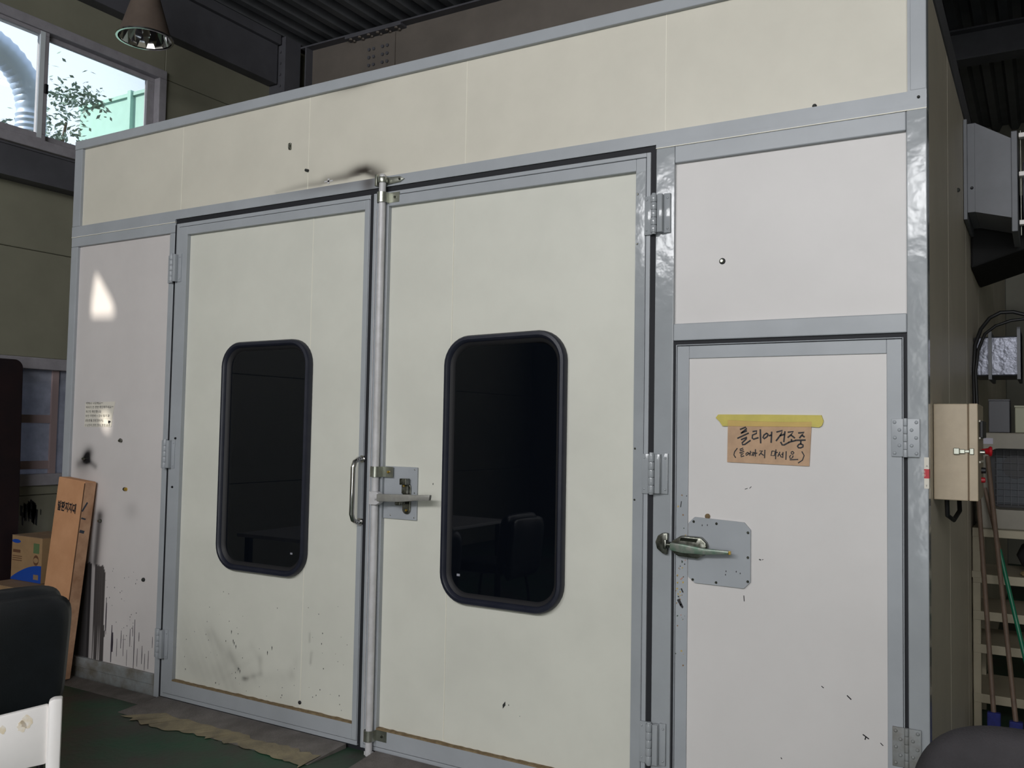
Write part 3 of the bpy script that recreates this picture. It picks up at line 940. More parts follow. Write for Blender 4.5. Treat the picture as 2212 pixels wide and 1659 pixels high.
for ci in range(5):
    g = G()
    for k in range((9, 16, 8, 4, 14)[ci]):
        x, z = rnd.uniform(3.884, 3.928), rnd.uniform(0.62, 1.28)
        if rnd.random() < 0.6:
            z = rnd.uniform(0.78, 1.02)
        r = rnd.uniform(0.001, 0.0034)
        n = 6
        g.prism([(x+r*math.cos(2*PI*i/n)*rnd.uniform(.6, 1.5), z+r*math.sin(2*PI*i/n)*rnd.uniform(.5, 1.6)) for i in range(n)], -0.0098, -0.008)
    if ci == 0:
        g.prism([(3.892, 0.862), (3.902, 0.868), (3.918, 0.838), (3.914, 0.832), (3.905, 0.84)], -0.0098, -0.008)
        g.prism([(3.905, 1.235), (3.908, 1.235), (3.905, 1.212), (3.902, 1.212)], -0.0098, -0.008)
        g.prism([(3.906, 0.905), (3.911, 0.908), (3.918, 0.893), (3.914, 0.891)], -0.0098, -0.008)
        for (x, z) in ((4.082, 0.988), (4.080, 0.975), (4.12, 0.99), (4.135, 0.985), (3.99, 1.15), (4.01, 1.152)):
            g.prism([(x-0.002, z), (x, z-0.004), (x+0.002, z), (x, z+0.004)], -0.0132, -0.012)
    tag(build('paint_splatter', g, PAL[ci], pd), kind='stuff')

# ------------------------------------------------------------------ things fixed to the booth front
S1 = [[(4.1303,1.511),(4.1517,1.52),(4.1552,1.5147),(4.1362,1.4986)],[(4.1333,1.497),(4.1566,1.507)],[(4.1206,1.478),(4.1634,1.4987)],[(4.1344,1.4734),(4.1567,1.4831),(4.1538,1.4767),(4.1387,1.4619),(4.1403,1.4552),(4.1485,1.4564),(4.1703,1.4723)],[(4.177,1.5041),(4.1927,1.5068),(4.1914,1.4976),(4.177,1.4912),(4.1761,1.4801),(4.1809,1.4763),(4.1992,1.4824)],[(4.2054,1.5132),(4.2071,1.4616)],[(4.2296,1.4998),(4.2192,1.4924),(4.2154,1.4828),(4.2192,1.4787),(4.2302,1.4865),(4.2336,1.4955),(4.2287,1.4992)],[(4.2353,1.4898),(4.2461,1.4929)],[(4.2468,1.5052),(4.2449,1.4644)],[(4.2636,1.5036),(4.2851,1.5097),(4.2805,1.4964),(4.2624,1.4714)],[(4.2762,1.4906),(4.2929,1.4966)],[(4.2944,1.5074),(4.29,1.4682)],[(4.2787,1.4689),(4.2848,1.4578),(4.2912,1.4579),(4.309,1.4681)],[(4.3037,1.5039),(4.324,1.5065),(4.3148,1.4942),(4.3037,1.4845)],[(4.3152,1.4942),(4.3296,1.4832)],[(4.3176,1.4801),(4.3173,1.4717)],[(4.3066,1.4677),(4.3315,1.4748)],[(4.3406,1.5018),(4.3616,1.504),(4.3538,1.4949),(4.3452,1.4835)],[(4.3543,1.494),(4.3636,1.4872)],[(4.3292,1.4753),(4.3671,1.4771)],[(4.3501,1.4743),(4.3498,1.4631)],[(4.3498,1.4634),(4.3425,1.4606),(4.3385,1.4544),(4.3416,1.4494),(4.3498,1.4491),(4.3575,1.453),(4.358,1.4592),(4.3498,1.4634)]]
S2 = [[(4.1212,1.4422),(4.1107,1.4283),(4.1082,1.4167),(4.1151,1.406)],[(4.1427,1.4431),(4.1306,1.4382),(4.1311,1.4324),(4.1447,1.437)],[(4.1288,1.4246),(4.1467,1.4309)],[(4.1327,1.4209),(4.1448,1.4239),(4.1343,1.4155),(4.1347,1.4105),(4.1467,1.4147)],[(4.1599,1.4282),(4.1525,1.4222),(4.1533,1.4161),(4.1603,1.4198),(4.1626,1.4256),(4.1599,1.4282)],[(4.1622,1.4227),(4.1692,1.4242)],[(4.1699,1.4335),(4.1677,1.4154)],[(4.173,1.4272),(4.1811,1.4298),(4.1744,1.4156)],[(4.1815,1.4271),(4.1854,1.4285),(4.1793,1.4149)],[(4.188,1.4401),(4.1879,1.4133)],[(4.1881,1.4244),(4.195,1.4261)],[(4.2032,1.4336),(4.214,1.4354),(4.2009,1.4175)],[(4.208,1.4254),(4.2187,1.4181)],[(4.2224,1.4387),(4.2214,1.4082)],[(4.2478,1.435),(4.2448,1.4185),(4.2572,1.4188),(4.2595,1.434),(4.2478,1.435)],[(4.2623,1.4413),(4.261,1.4057)],[(4.2621,1.4294),(4.2688,1.4309)],[(4.2763,1.433),(4.2689,1.4154)],[(4.2741,1.4254),(4.2825,1.4128)],[(4.2812,1.4233),(4.2872,1.4254)],[(4.2875,1.4324),(4.2863,1.4111)],[(4.2988,1.4359),(4.2976,1.405)],[(4.3214,1.4361),(4.3164,1.4326),(4.3168,1.427),(4.3223,1.4257),(4.326,1.4303),(4.3214,1.4361)],[(4.3159,1.4219),(4.3109,1.4171),(4.3122,1.4106),(4.3196,1.4117)],[(4.3233,1.4212),(4.3205,1.4118)],[(4.3113,1.4055),(4.3411,1.4076)],[(4.3535,1.4367),(4.3617,1.422),(4.3557,1.4054),(4.3404,1.3945)]]
sg = empty('cardboard_sign', (4.23, 0, 1.45))
tag(sg, 'brown cardboard sign with handwriting taped on the personnel door', 'sign')
def loc(pts):
    return [(p[0]-4.23, p[1]-1.45) for p in pts]
build('card', G().prism(loc([(4.0848, 1.5425), (4.387, 1.542), (4.379, 1.3849), (4.0827, 1.3897)]), -0.009, -0.0036), CARD, sg)
build('tape', G().prism(loc([(4.0387, 1.5538), (4.0477, 1.5656), (4.0507, 1.5661), (4.2208, 1.5669), (4.4211, 1.5661), (4.4238, 1.5572), (4.4282, 1.5452), (4.4229, 1.5295), (4.4131, 1.5228), (4.388, 1.5243), (4.388, 1.5425), (4.30, 1.5405), (4.20, 1.5415), (4.0845, 1.5455), (4.0845, 1.523), (4.065, 1.5227), (4.0529, 1.5402)]), -0.0112, -0.0036), TAPE, sg)
build('tape', G().prism(loc([(4.0847, 1.523), (4.3878, 1.5243), (4.3878, 1.5423), (4.30, 1.5403), (4.20, 1.5413), (4.0847, 1.5453)]), -0.0109, -0.0085), TAPE2, sg)
g = G()
for s in S1:
    g.ribbon(loc(s), 0.0058, -0.0094)
for s in S2:
    g.ribbon(loc(s), 0.0040, -0.0094)
build('handwriting', g, INK, sg)

nt_ = empty('paper_notice', (0.32, 0, 1.54))
tag(nt_, 'small white paper notice with printed lines on the left panel', 'notice')
build('sheet', G().prism([(-0.142, 0.070), (0.138, 0.077), (0.114, -0.023), (-0.139, -0.023)], YP-0.0016, YP-0.0004), PAPER, nt_)
build('sheet', G().prism([(-0.141, -0.0245), (0.120, -0.0245), (0.108, -0.071), (-0.146, -0.074)], YP-0.0016, YP-0.0004), PAPER, nt_)
for txt, z, x, wd in (('아껴서 사용해요^^', 0.063, -0.136, 0.16), ('버리기 전 한번 확인해주세요^^', 0.040, -0.134, 0.255), ('퇴근전 확인했나요', 0.014, -0.134, 0.145), ('보안 무방비 + 검사 필기 끝', -0.011, -0.135, 0.225)):
    write(txt, 0.017, (x, YP-0.0022, z-0.004), (1, 0, 0.01), (0, 0, 1), INK, nt_, width=wd, bold=0.0)
for txt, z, wd in (('3정(정품,정량,정위치)', -0.043, 0.17), ('5 S(정리,정돈,청소,청결,습관', -0.070, 0.235)):
    write(txt, 0.017, (-0.137, YP-0.0022, z), (1, 0, 0.01), (0, 0, 1), INK, nt_, width=wd, bold=0.0)
build('magnet', G().prism([(0.085, -0.035), (0.10, -0.036), (0.104, -0.043), (0.095, -0.043), (0.091, -0.052), (0.087, -0.048)], YP-0.006, YP-0.0016), BLACK, nt_)

st = empty('safety_sticker', (BW, 0, 1.376))
tag(st, 'white and red sticker wrapped round the right corner post', 'sticker')
build('white_field', G().box(-0.0135, 0.0012, -0.0055, 0.03, -0.052, 0.052), PAPER, st)
build('red_field', G().box(-0.0137, 0.0016, -0.0061, 0.03, -0.018, 0.013), mat('sticker_red', (186, 40, 52), 0.5), st)
write('경고', 0.010, (-0.0105, -0.0064, -0.014), (0, 0, 1), (-1, 0, 0), PAPER, st, width=0.022)
write('T', 0.009, (-0.009, -0.0058, -0.046), (1, 0, 0), (0, 0, 1), INK, st)
write('A', 0.009, (-0.008, -0.0058, 0.020), (1, 0, 0), (0, 0, 1), INK, st)

# ------------------------------------------------------------------ floor plates
PLATE = mat('worn_checker_plate', (128, 122, 118), 0.6, metal=0.1, col2=(102, 96, 92), vscale=7, bump=0.25, bscale=120)
PLATE2 = mat('stained_tan_plate', (154, 142, 114), 0.75, col2=(126, 117, 98), vscale=9, bump=0.2, bscale=80)
def plate(name, x0, x1, y0, y1, z0, label, parts=None):
    e = empty(name, ((x0+x1)/2, y1, 0))
    tag(e, label, 'floor plate', 'steel plates along the booth doors')
    cx, cy = (x0+x1)/2, y1
    g = G().add([(x0-cx, y0-cy, 0.003), (x1-cx, y0-cy, 0.003), (x1-cx, -0.012, z0), (x0-cx, -0.012, z0), (x0-cx, y0-cy, 0.0005), (x1-cx, y0-cy, 0.0005), (x1-cx, -0.012, 0.0005), (x0-cx, -0.012, 0.0005)],
                [(0, 1, 2, 3), (7, 6, 5, 4), (0, 4, 5, 1), (1, 5, 6, 2), (2, 6, 7, 3), (3, 7, 4, 0)])
    build('sheet_metal', g, PLATE, e)
    # raised tread lozenges
    t = G()
    nx, ny = int((x1-x0)/0.036), int((y1-y0)/0.036)
    for i in range(nx):
        for j in range(ny):
            x, y = x0-cx+0.018+i*0.036, y0-cy+0.018+j*0.036
            z = 0.003+(z0-0.003)*(y-(y0-cy))/(y1-y0)
            a = 0.8 if (i+j) % 2 else -0.8
            dx, dy = 0.009*math.cos(a), 0.009*math.sin(a)
            nx_, ny_ = -0.0025*math.sin(a), 0.0025*math.cos(a)
            t.add([(x-dx, y-dy, z), (x+nx_, y+ny_, z), (x+dx, y+dy, z), (x-nx_, y-ny_, z), (x, y, z+0.0018)], [(0, 1, 4), (1, 2, 4), (2, 3, 4), (3, 0, 4)])
    tag(build('tread', t, PLATE, e), kind='stuff')
    return e
plate('ramp_plate', 0.10, 0.94, -0.125, 0.0, 0.014, 'dirty steel plate at the foot of the left fixed panel')
p2 = plate('ramp_plate', 0.965, 2.285, -0.265, 0.0, 0.022, 'steel ramp plate with tan stained lip before the left door')
plate('ramp_plate', 2.46, 3.77, -0.20, 0.0, 0.022, 'steel ramp plate at the foot of the right big door')
g = G()
n = 60
edge = [(-0.60+1.25*i/n, -0.262-0.045*vnoise(i*0.8)-0.02*math.sin(i*0.13)) for i in range(n+1)]
back = [(-0.42+1.07*i/n, -0.155-0.04*vnoise(i*0.5+30)) for i in range(n+1)]
N = n+1
vs = [(x, y, 0.0035) for x, y in edge]+[(x, y, 0.0138) for x, y in back]
g.add(vs, [(i, i+1, N+i+1, N+i) for i in range(n)])
build('stained_lip', g, PLATE2, p2)

# ------------------------------------------------------------------ left side things
BOARD = mat('tall_carton_card', (204, 152, 112), 0.85, col2=(190, 138, 98), vscale=5)
BOARDS = mat('tall_carton_side', (206, 164, 132), 0.85, col2=(168, 126, 96), vscale=6)
tb = empty('tall_carton', (0.245, -0.132, 0.016))
tag(tb, 'tall narrow brown carton with Korean print leaning on the booth', 'carton')
H, Wd, Dp = 1.14, 0.250, 0.072
tb.rotation_euler = (math.radians(-2.9), math.radians(4.4), 0)
build('body', G().box(-Wd, 0.0, 0, Dp, 0, H), BOARD, tb, bevel=0.004)
build('side_flap', G().box(0.0, 0.003, 0.001, Dp, 0.003, H-0.004), BOARDS, tb, bevel=0.001, seg=1)
build('seam', G().box(-0.0015, 0.0034, -0.001, 0.0025, 0.0, H-0.01), mat('carton_seam', (92, 64, 44), 0.9), tb)
write('발판지지대', 0.06, (-0.225, -0.001, H-0.187), (1, 0, 0), (0, 0, 1), INK, tb, width=0.175, bold=0.0022)
g = G()
for a, b, wd in (((0.005, H-0.172), (0.032, H-0.12), 0.010), ((0.006, H-0.21), (0.034, H-0.218), 0.009), ((0.006, H-0.285), (0.036, H-0.293), 0.017)):
    dy, dz = b[0]-a[0], b[1]-a[1]
    l = math.hypot(dy, dz)
    ny, nz = -dz/l*wd/2, dy/l*wd/2
    g.prism([(a[0]+ny, a[1]+nz), (b[0]+ny, b[1]+nz), (b[0]-ny, b[1]-nz), (a[0]-ny, a[1]-nz)], 0.0031, 0.0038, 'yz')
build('marker_strokes', g, mat('blue_black_marker', (54, 62, 74), 0.6), tb)

KRAFT = mat('kraft_carton', (166, 134, 96), 0.85, var=0.07, vscale=8)
KRAFT2 = mat('kraft_carton_top', (150, 124, 96), 0.85, var=0.07, vscale=8)
BLUE = mat('carton_blue_print', (24, 74, 168), 0.6)
def carton(name, x0, x1, y0, y1, z0, z1, label, m=KRAFT):
    e = empty(name, ((x0+x1)/2, (y0+y1)/2, z0))
    hx, hy, h = (x1-x0)/2, (y1-y0)/2, z1-z0
    build('body', G().box(-hx, hx, -hy, hy, 0, h-0.004), m, e, bevel=0.003)
    build('flap', G().box(-hx, hx, -hy, -0.002, h-0.004, h), KRAFT2, e)
    build('flap', G().box(-hx, hx, 0.002, hy, h-0.004, h), KRAFT2, e)
    tag(e, label, 'carton')
    return e, hx, hy, h
c1, hx, hy, h = carton('carton', -1.0, -0.655, 0.30, 0.56, 0.413, 0.715, 'brown carton with blue curved print on top of another carton')
c1.rotation_euler.z = 0.0
curve = [(-hx, 0.012)]
for k in range(15):
    t = k/14
    curve.append((-hx+2*hx*t, 0.012+0.105*math.sin(t*PI/2)**0.9))
build('blue_print', G().prism(list(reversed(curve))+[(-hx, 0.002), (hx, 0.002)], -hy-0.0008, -hy+0.001), BLUE, c1)
build('logo', G().prism([(-0.155+0.05*math.cos(2*PI*k/20)+0.035, 0.262+0.013*math.sin(2*PI*k/20)) for k in range(20)], -hy-0.0008, -hy+0.001), BLUE, c1)
build('barcode', G().box(0.09, 0.145, -hy-0.0014, -hy, 0.022, 0.055), KRAFT2, c1)
PRN = mat('brown_print', (104, 70, 48), 0.8)
build('printed_block', G().box(-0.155, -0.07, -hy-0.0008, -hy, 0.186, 0.206), PRN, c1)
for k in range(3):
    build('printed_line', G().box(-0.16, -0.05, -hy-0.0008, -hy, 0.160-k*0.014, 0.165-k*0.014), PRN, c1)
build('eco_mark', G().box(0.08, 0.145, -hy-0.0008, -hy, 0.196, 0.262), mat('eco_green', (92, 116, 76), 0.8), c1)
build('round_picture', G().prism([(0.112+0.03*math.cos(2*PI*k/20), 0.15+0.035*math.sin(2*PI*k/20)) for k in range(20)], -hy-0.0008, -hy+0.001), PRN, c1)
build('round_picture', G().prism([(0.112+0.027*math.cos(2*PI*k/20), 0.15+0.017*math.sin(2*PI*k/20)) for k in range(20)], -hy-0.0013, -hy+0.001), KRAFT, c1)
build('side_print', G().box(hx, hx+0.0008, 0.04, 0.10, 0.19, 0.22), PRN, c1)
carton('carton', -1.0, -0.50, 0.14, 0.66, 0.0, 0.411, 'large plain carton under the blue printed carton')
fb = empty('foam_box', (-0.97, 0.95, 0))
tag(fb, 'white foam box behind the blue printed carton', 'foam box')
build('body', G().box(-0.28, 0.28, -0.18, 0.20, 0, 0.775), mat('white_foam', (196, 196, 204), 0.8), fb, bevel=0.01)
build('lid', G().box(-0.29, 0.29, -0.19, 0.21, 0.777, 0.815), mat('grey_foam_lid', (112, 108, 110), 0.8), fb, bevel=0.008)

MAROON = mat('dark_maroon_board', (46, 32, 34), 0.45, col2=(34, 28, 32), vscale=3)
mb = empty('leaning_board', (-1.08, 0.0, 0.0))
tag(mb, 'dark maroon round cornered board standing before the lower window', 'board')
mb.rotation_euler = (0, math.radians(-1.5), 0)
build('panel', G().prism(rr(-0.75, 0.39, 0.02, 1.925, 0.06), -0.02, 0.02, 'yz'), MAROON, mb, bevel=0.006)
build('foot', G().box(-0.05, 0.07, -0.6, -0.52, 0, 0.03), STEEL, mb)
build('foot', G().box(-0.05, 0.07, 0.16, 0.24, 0, 0.03), STEEL, mb)
g = G()
rnd = random.Random(2)
for k in range(26):
    y = 0.60+rnd.gauss(0, 0.035)
    z1 = 0.93-abs(rnd.gauss(0, 0.04))-abs(y-0.60)*0.7
    l, wd = rnd.uniform(0.04, 0.16), rnd.uniform(0.006, 0.022)
    g.prism([(y-wd/2, z1), (y+wd/2, z1-0.01), (y+wd/3, z1-l), (y-wd/3, z1-l*0.9)], -1.2995, -1.298, 'yz')
sp = build('paint_splash', g, BLACK, wl)
tag(sp, kind='stuff')

# ------------------------------------------------------------------ chairs
LEATHER = mat('black_vinyl', (30, 33, 38), 0.42, var=0.15, vscale=12, bump=0.06, bscale=200)
FABRIC = mat('dark_grey_fabric', (60, 57, 60), 0.9, var=0.18, vscale=7, bump=0.2, bscale=260)
TUBE = mat('black_tube', (34, 34, 36), 0.35)
def cushion(name, W, Hh, T, m, par, c, n=7.0, curve=0.0, tilt=0.0, flat=False, N=22):
    """pillow slab, superellipse outline; local x wide, z high (or y deep when flat)"""
    g = G()
    def P(s, t, side):
        q = max(abs(s), abs(t))
        k = q/((abs(s)**n+abs(t)**n)**(1/n)) if q > 1e-6 else 1
        x, z = s*k, t*k
        e = min(1.0, (abs(x)**n+abs(z)**n)**(1/n))
        th = T/2*max(0.0, 1-e**6)**0.5
        X, Z = x*W/2, z*Hh/2
        Y = side*th+curve*(x*x)
        if flat:
            return (c[0]+X, c[1]+Z, c[2]+Y)
        return (c[0]+X, c[1]+Y-Z*tilt, c[2]+Z)
    idx = {}
    for side in (-1, 1):
        for j in range(N+1):
            for i in range(N+1):
                s, t = -1+2*i/N, -1+2*j/N
                onb = i in (0, N) or j in (0, N)
                if onb and side == 1:
                    idx[(side, i, j)] = idx[(-1, i, j)]
                    continue
                idx[(side, i, j)] = len(g.v)
                g.v.append(P(s, t, side))
    for side in (-1, 1):
        for j in range(N):
            for i in range(N):
                q = (idx[(side, i, j)], idx[(side, i+1, j)], idx[(side, i+1, j+1)], idx[(side, i, j+1)])
                g.f.append(q if side == -1 else q[::-1])
    me = bpy.data.meshes.new(name)
    me.from_pydata(g.v, [], g.f)
    for p in me.polygons:
        p.use_smooth = True
    return link(name, me, m, par)
def chair(loc, rz, label, m, top, W=0.50, n=6.0, hgt=0.46, T=0.085, curve=-0.06, shell=False):
    """chair seen from behind: back at local y=0, seat towards +y"""
    c = empty('upholstered_chair', loc, rz)
    tag(c, label, 'chair')
    cushion('backrest', W, hgt, T, m, c, (0, 0.02, top-hgt/2), n, curve=-curve, tilt=0.10)
    if shell:
        cushion('back_shell', W*1.0, hgt, T*0.75, m, c, (0, -0.045, top-hgt/2-0.028), n, curve=-curve, tilt=0.10)
    cushion('seat', 0.48, 0.46, 0.09, m, c, (0, 0.26, 0.43), 6.0, flat=True)
    for s in (-1, 1):
        build('leg', G().tube([(s*0.20, 0.42, 0.40), (s*0.22, 0.46, 0.2), (s*0.225, 0.47, 0.0)], 0.0125), TUBE, c, smooth=True)
        build('leg', G().tube([(s*0.17, 0.02, top-hgt+0.15), (s*0.19, 0.03, 0.42), (s*0.22, 0.0, 0.2), (s*0.225, -0.01, 0.0)], 0.0125), TUBE, c, smooth=True)
    return c
# piping along the back of the left chair
cL = chair((1.70, -1.365, 0), PI/2, 'black vinyl chair back in front of the tall brown carton', LEATHER, 0.86, W=0.52, n=7.0, hgt=0.47, T=0.10, curve=0.05, shell=True)
cR = chair((5.06, -1.30, 0), 0.05, 'dark grey fabric chair at the right beside the personnel door', FABRIC, 0.946, W=0.40, n=3.0, hgt=0.46, T=0.10, curve=0.03)
cX = chair((1.55, -2.75, 0), PI/2, 'black vinyl chair pulled up to the white table', LEATHER, 0.845, W=0.52, n=7.0, hgt=0.47, T=0.10, curve=0.05, shell=True)

PLAST = mat('white_plastic', (248, 243, 240), 0.35, var=0.02)
STAINP = mat('white_plastic_stain', (232, 216, 188), 0.4, col2=(244, 236, 226), vscale=60)
wc = empty('plastic_chair', (2.8445, -2.051, 0), math.radians(-35))
tag(wc, 'white plastic chair back with yellow stains in the near foreground', 'chair')
# the back stands in the yz plane, its right post towards the booth
def yz(name, pts, x0, x1, m, bev=0.006):
    return build(name, G().prism(pts, x0, x1, 'yz'), m, wc, bevel=bev, smooth=True)
yz('post', [(0.168, 0.0), (0.200, 0.0), (0.200, 0.802), (0.18, 0.802), (0.170, 0.796), (0.168, 0.78)], -0.02, 0.012, PLAST, 0.004)
yz('post', [(-0.285, 0.0), (-0.245, 0.0), (-0.245, 0.74), (-0.26, 0.755), (-0.275, 0.75), (-0.285, 0.73)], -0.03, 0.02, PLAST, 0.010)
yz('top_slat', [(-0.245, 0.60), (0.10, 0.634), (0.169, 0.642), (0.169, 0.789), (0.048, 0.769), (-0.1, 0.745), (-0.245, 0.735)], -0.012, 0.006, PLAST, 0.005)
yz('lower_slat', [(-0.245, 0.45), (0.169, 0.45), (0.169, 0.54), (-0.245, 0.54)], -0.012, 0.006, PLAST, 0.005)
build('seat', G().box(-0.47, -0.02, -0.27, 0.19, 0.41, 0.435), PLAST, wc, bevel=0.01)
for y in (-0.265, 0.185):
    build('leg', G().box(-0.46, -0.42, y-0.02, y+0.02, 0, 0.41), PLAST, wc, bevel=0.006)
for (y, z, ry, rz_) in ((0.122, 0.752, 0.013, 0.016), (0.112, 0.742, 0.010, 0.014), (0.070, 0.738, 0.007, 0.010)):
    build('stain_patch', G().prism([(y+ry*math.cos(2*PI*k/18)*(1+0.2*math.sin(3*k)), z+rz_*math.sin(2*PI*k/18)*(1+0.15*math.cos(5*k))) for k in range(18)], 0.0055, 0.0064, 'yz'), STAINP, wc)

tbl = empty('white_table', (0.62, -2.3, 0))
tag(tbl, 'white topped table mirrored in the right door window', 'table')
build('tabletop', G().box(-0.5, 0.5, -1.05, 1.05, 0.695, 0.72), mat('table_white', (206, 204, 204), 0.4), tbl, bevel=0.004)
for sx in (-1, 1):
    for sy in (-1, 1):
        build('leg', G().box(sx*0.45-0.02, sx*0.45+0.02, sy*0.98-0.02, sy*0.98+0.02, 0, 0.695), TUBE, tbl)

# ------------------------------------------------------------------ right side things
TAN = mat('tan_control_box', (178, 162, 138), 0.45, var=0.05, vscale=14, bump=0.03, bscale=300)
TAND = mat('tan_box_seam', (112, 92, 70), 0.7)
cb = empty('control_box', (BW, 0.15, 1.28))
tag(cb, 'tan metal control box on the right side of the booth', 'control box')
build('body', G().box(0.0, 0.107, 0, 0.30, 0, 0.332), TAN, cb, bevel=0.003)
build('seam', G().box(0.1075, 0.1095, 0.002, 0.298, 0.002, 0.330), TAND, cb)
dd = build('door', G().box(0.110, 0.138, -0.001, 0.301, 0.0, 0.333), TAN, cb, bevel=0.003)
build('latch', G().box(0.063, 0.082, -0.012, 0, 0.158, 0.18).box(0.082, 0.099, -0.010, 0, 0.161, 0.176).box(0.097, 0.112, -0.004, 0, 0.164, 0.174), ZINC, cb, bevel=0.002)
build('latch_hook', G().box(0.112, 0.126, -0.007, -0.001, 0.158, 0.180), ZINC, dd, bevel=0.002)
build('stop_button', G().lathe([(0, 0.036), (0.016, 0.033), (0.019, 0.026), (0.012, 0.020), (0.008, 0.0)], (0.138, 0.20, 0.168), 20, 'x'), mat('red_button', (176, 22, 34), 0.35), dd, smooth=True)
build('button', G().lathe([(0, 0.016), (0.008, 0.014), (0.009, 0)], (0.138, 0.12, 0.165), 16, 'x'), ZINC, dd, smooth=True)
build('button', G().lathe([(0, 0.014), (0.009, 0.012), (0.010, 0)], (0.138, 0.17, 0.066), 16, 'x'), mat('red_small', (170, 30, 40), 0.4), dd, smooth=True)
build('button', G().lathe([(0, 0.016), (0.010, 0.014), (0.011, 0)], (0.138, 0.17, 0.10), 16, 'x'), BLACK, dd, smooth=True)
build('meter', G().box(0.138, 0.150, 0.08, 0.26, 0.215, 0.275), BLACK, dd, bevel=0.003)
for z in (0.132, 0.215, 0.274):
    build('label_strip', G().box(0.138, 0.142, 0.06, 0.24, z-0.003, z+0.003), PAPER, dd)
CABLE = mat('black_cable', (22, 22, 24), 0.5)
tag(build('power_cable', G().tube([(4.80, 0.22, 1.28), (4.80, 0.24, 1.22), (4.815, 0.30, 1.20), (4.83, 0.36, 1.23), (4.825, 0.40, 1.28)], 0.008), CABLE, smooth=True), 'black cable looping under the tan control box', 'cable')

DUCT = mat('grey_duct_sheet', (122, 124, 130), 0.55, var=0.06)
fu = empty('fan_duct', (BW, 1.60, 2.48))
tag(fu, 'grey sheet metal duct on the booth side wall near the roof', 'duct')
build('wall_flange', G().box(0.0, 0.016, -0.01, 0.44, 0.085, 0.585), DUCT, fu, bevel=0.002)
build('collar', G().box(0.016, 0.05, 0, 0.40, 0.12, 0.563), DUCT, fu, bevel=0.002)
build('body', G().prism([(0.05, 0.12), (0.206, 0.076), (0.206, 0.463), (0.05, 0.563)], 0, 0.40), DUCT, fu)
build('end_flange', G().box(0.206, 0.232, -0.01, 0.41, 0.006, 0.494), DUCT, fu, bevel=0.003)
stud(fu, 0.036, 0.24, 0.0, 0.007, BLACK, h=0.01)
for z in (0.045, 0.28, 0.468):
    build('terminal', G().box(0.238, 0.27, -0.02, 0.02, z-0.011, z+0.011), PLAST, fu, bevel=0.003)
build('tie_rod', G().cyl((0.245, 0.022, -0.01), (0.245, 0.022, 0.50), 0.0025), ZINC, fu)
build('motor', G().cyl((0.25, 0.25, 0.25), (0.55, 0.25, 0.25), 0.155, seg=28), STEEL, fu, bevel=0.01)
hd = empty('dark_hood', (BW, 2.06, 2.3))
tag(hd, 'black duct hood under the grey fan duct', 'duct')
build('body', G().prism([(0.0, 0.47), (0.62, 0.47), (0.62, 0.30), (0.0, 0.10)], 0.0, 0.75), mat('hood_black', (9, 9, 11), 0.8), hd, bevel=0.01)
build('strap', G().box(0.3, 0.34, -0.006, 0.0, 0.22, 0.45), BLACK, hd)

FOIL = mat('silver_foil', (112, 114, 124), 0.32, metal=0.75, var=0.15, vscale=20, bump=0.5, bscale=22)
fd = empty('foil_duct', (BW, 2.2, 1.83))
tag(fd, 'silver foil wrapped duct section above the shelf machine', 'duct')
build('foil_body', G().box(0.0, 0.225, 0.02, 0.42, 0.0, 0.215), FOIL, fd, bevel=0.008)
for x in (0.080, 0.216, 0.25):
    build('flange', G().box(x-0.008, x+0.008, -0.01, 0.45, -0.02, 0.26 if x > 0.1 else 0.24), DUCT, fd)
build('duct_tail', G().box(0.26, 0.8, 0.02, 0.42, 0.0, 0.215), FOIL, fd, bevel=0.008)
tag(build('hanging_cable', G().tube([(4.785, 1.95, 1.55), (4.78, 1.97, 1.85), (4.785, 2.0, 1.98), (4.81, 2.05, 2.07), (4.85, 2.08, 2.13), (4.90, 2.1, 2.16), (4.96, 2.1, 2.16), (5.05, 2.1, 2.13), (5.5, 2.1, 2.0)], 0.010), CABLE, smooth=True), 'upper black cable arching over the silver foil duct', 'cable')
tag(build('hanging_cable', G().tube([(4.80, 1.93, 1.55), (4.79, 1.95, 1.84), (4.80, 1.98, 1.95), (4.83, 2.02, 2.04), (4.88, 2.05, 2.085), (4.95, 2.06, 2.11), (5.05, 2.06, 2.12), (5.5, 2.06, 2.05)], 0.008), CABLE, smooth=True), 'lower black cable arching over the silver foil duct', 'cable')

BEIGE = mat('beige_enamel', (172, 162, 140), 0.5, var=0.06, vscale=6)
BEIGED = mat('beige_grey_machine', (140, 134, 122), 0.5, var=0.06, vscale=6)
sh = empty('steel_shelf', (4.765, 1.95, 0))
tag(sh, 'beige steel shelf rack standing behind the control box', 'shelf')
for x, y in ((0.004, 0.0), (0.80, 0.0), (0.004, 0.42), (0.80, 0.42)):
    build('post', G().box(x, x+0.036, y, y+0.036, 0, 1.03), BEIGE, sh, bevel=0.002)
for z in (1.031, 0.795, 0.607, 0.44, 0.19):
    build('shelf_board', G().box(0.004, 0.836, -0.004, 0.456, z-0.045, z), BEIGE, sh, bevel=0.002)
build('joint_sleeve', G().box(-0.0, 0.042, -0.006, 0.04, 0.775, 0.81), BEIGE, sh, bevel=0.002)
he = empty('shelf_machine', (4.80, 1.92, 1.032))
tag(he, 'beige machine with black wire grille on the shelf rack', 'heater')
gg = build('body', G().box(0.0, 0.78, 0.0, 0.45, 0.0, 0.49), BEIGED, he, bevel=0.006)
ctr = build('grille_cutter', G().prism(rr(0.045, 0.735, 0.10, 0.41, 0.05), -0.1, 0.20), None, he)
cut(gg, [ctr])
kill(ctr)
build('grille_frame', G().prism(rr(0.046, 0.734, 0.101, 0.409, 0.05), 0.17, 0.198), BLACK, he)
DKG = mat('dark_grey_mesh_back', (64, 68, 74), 0.6)
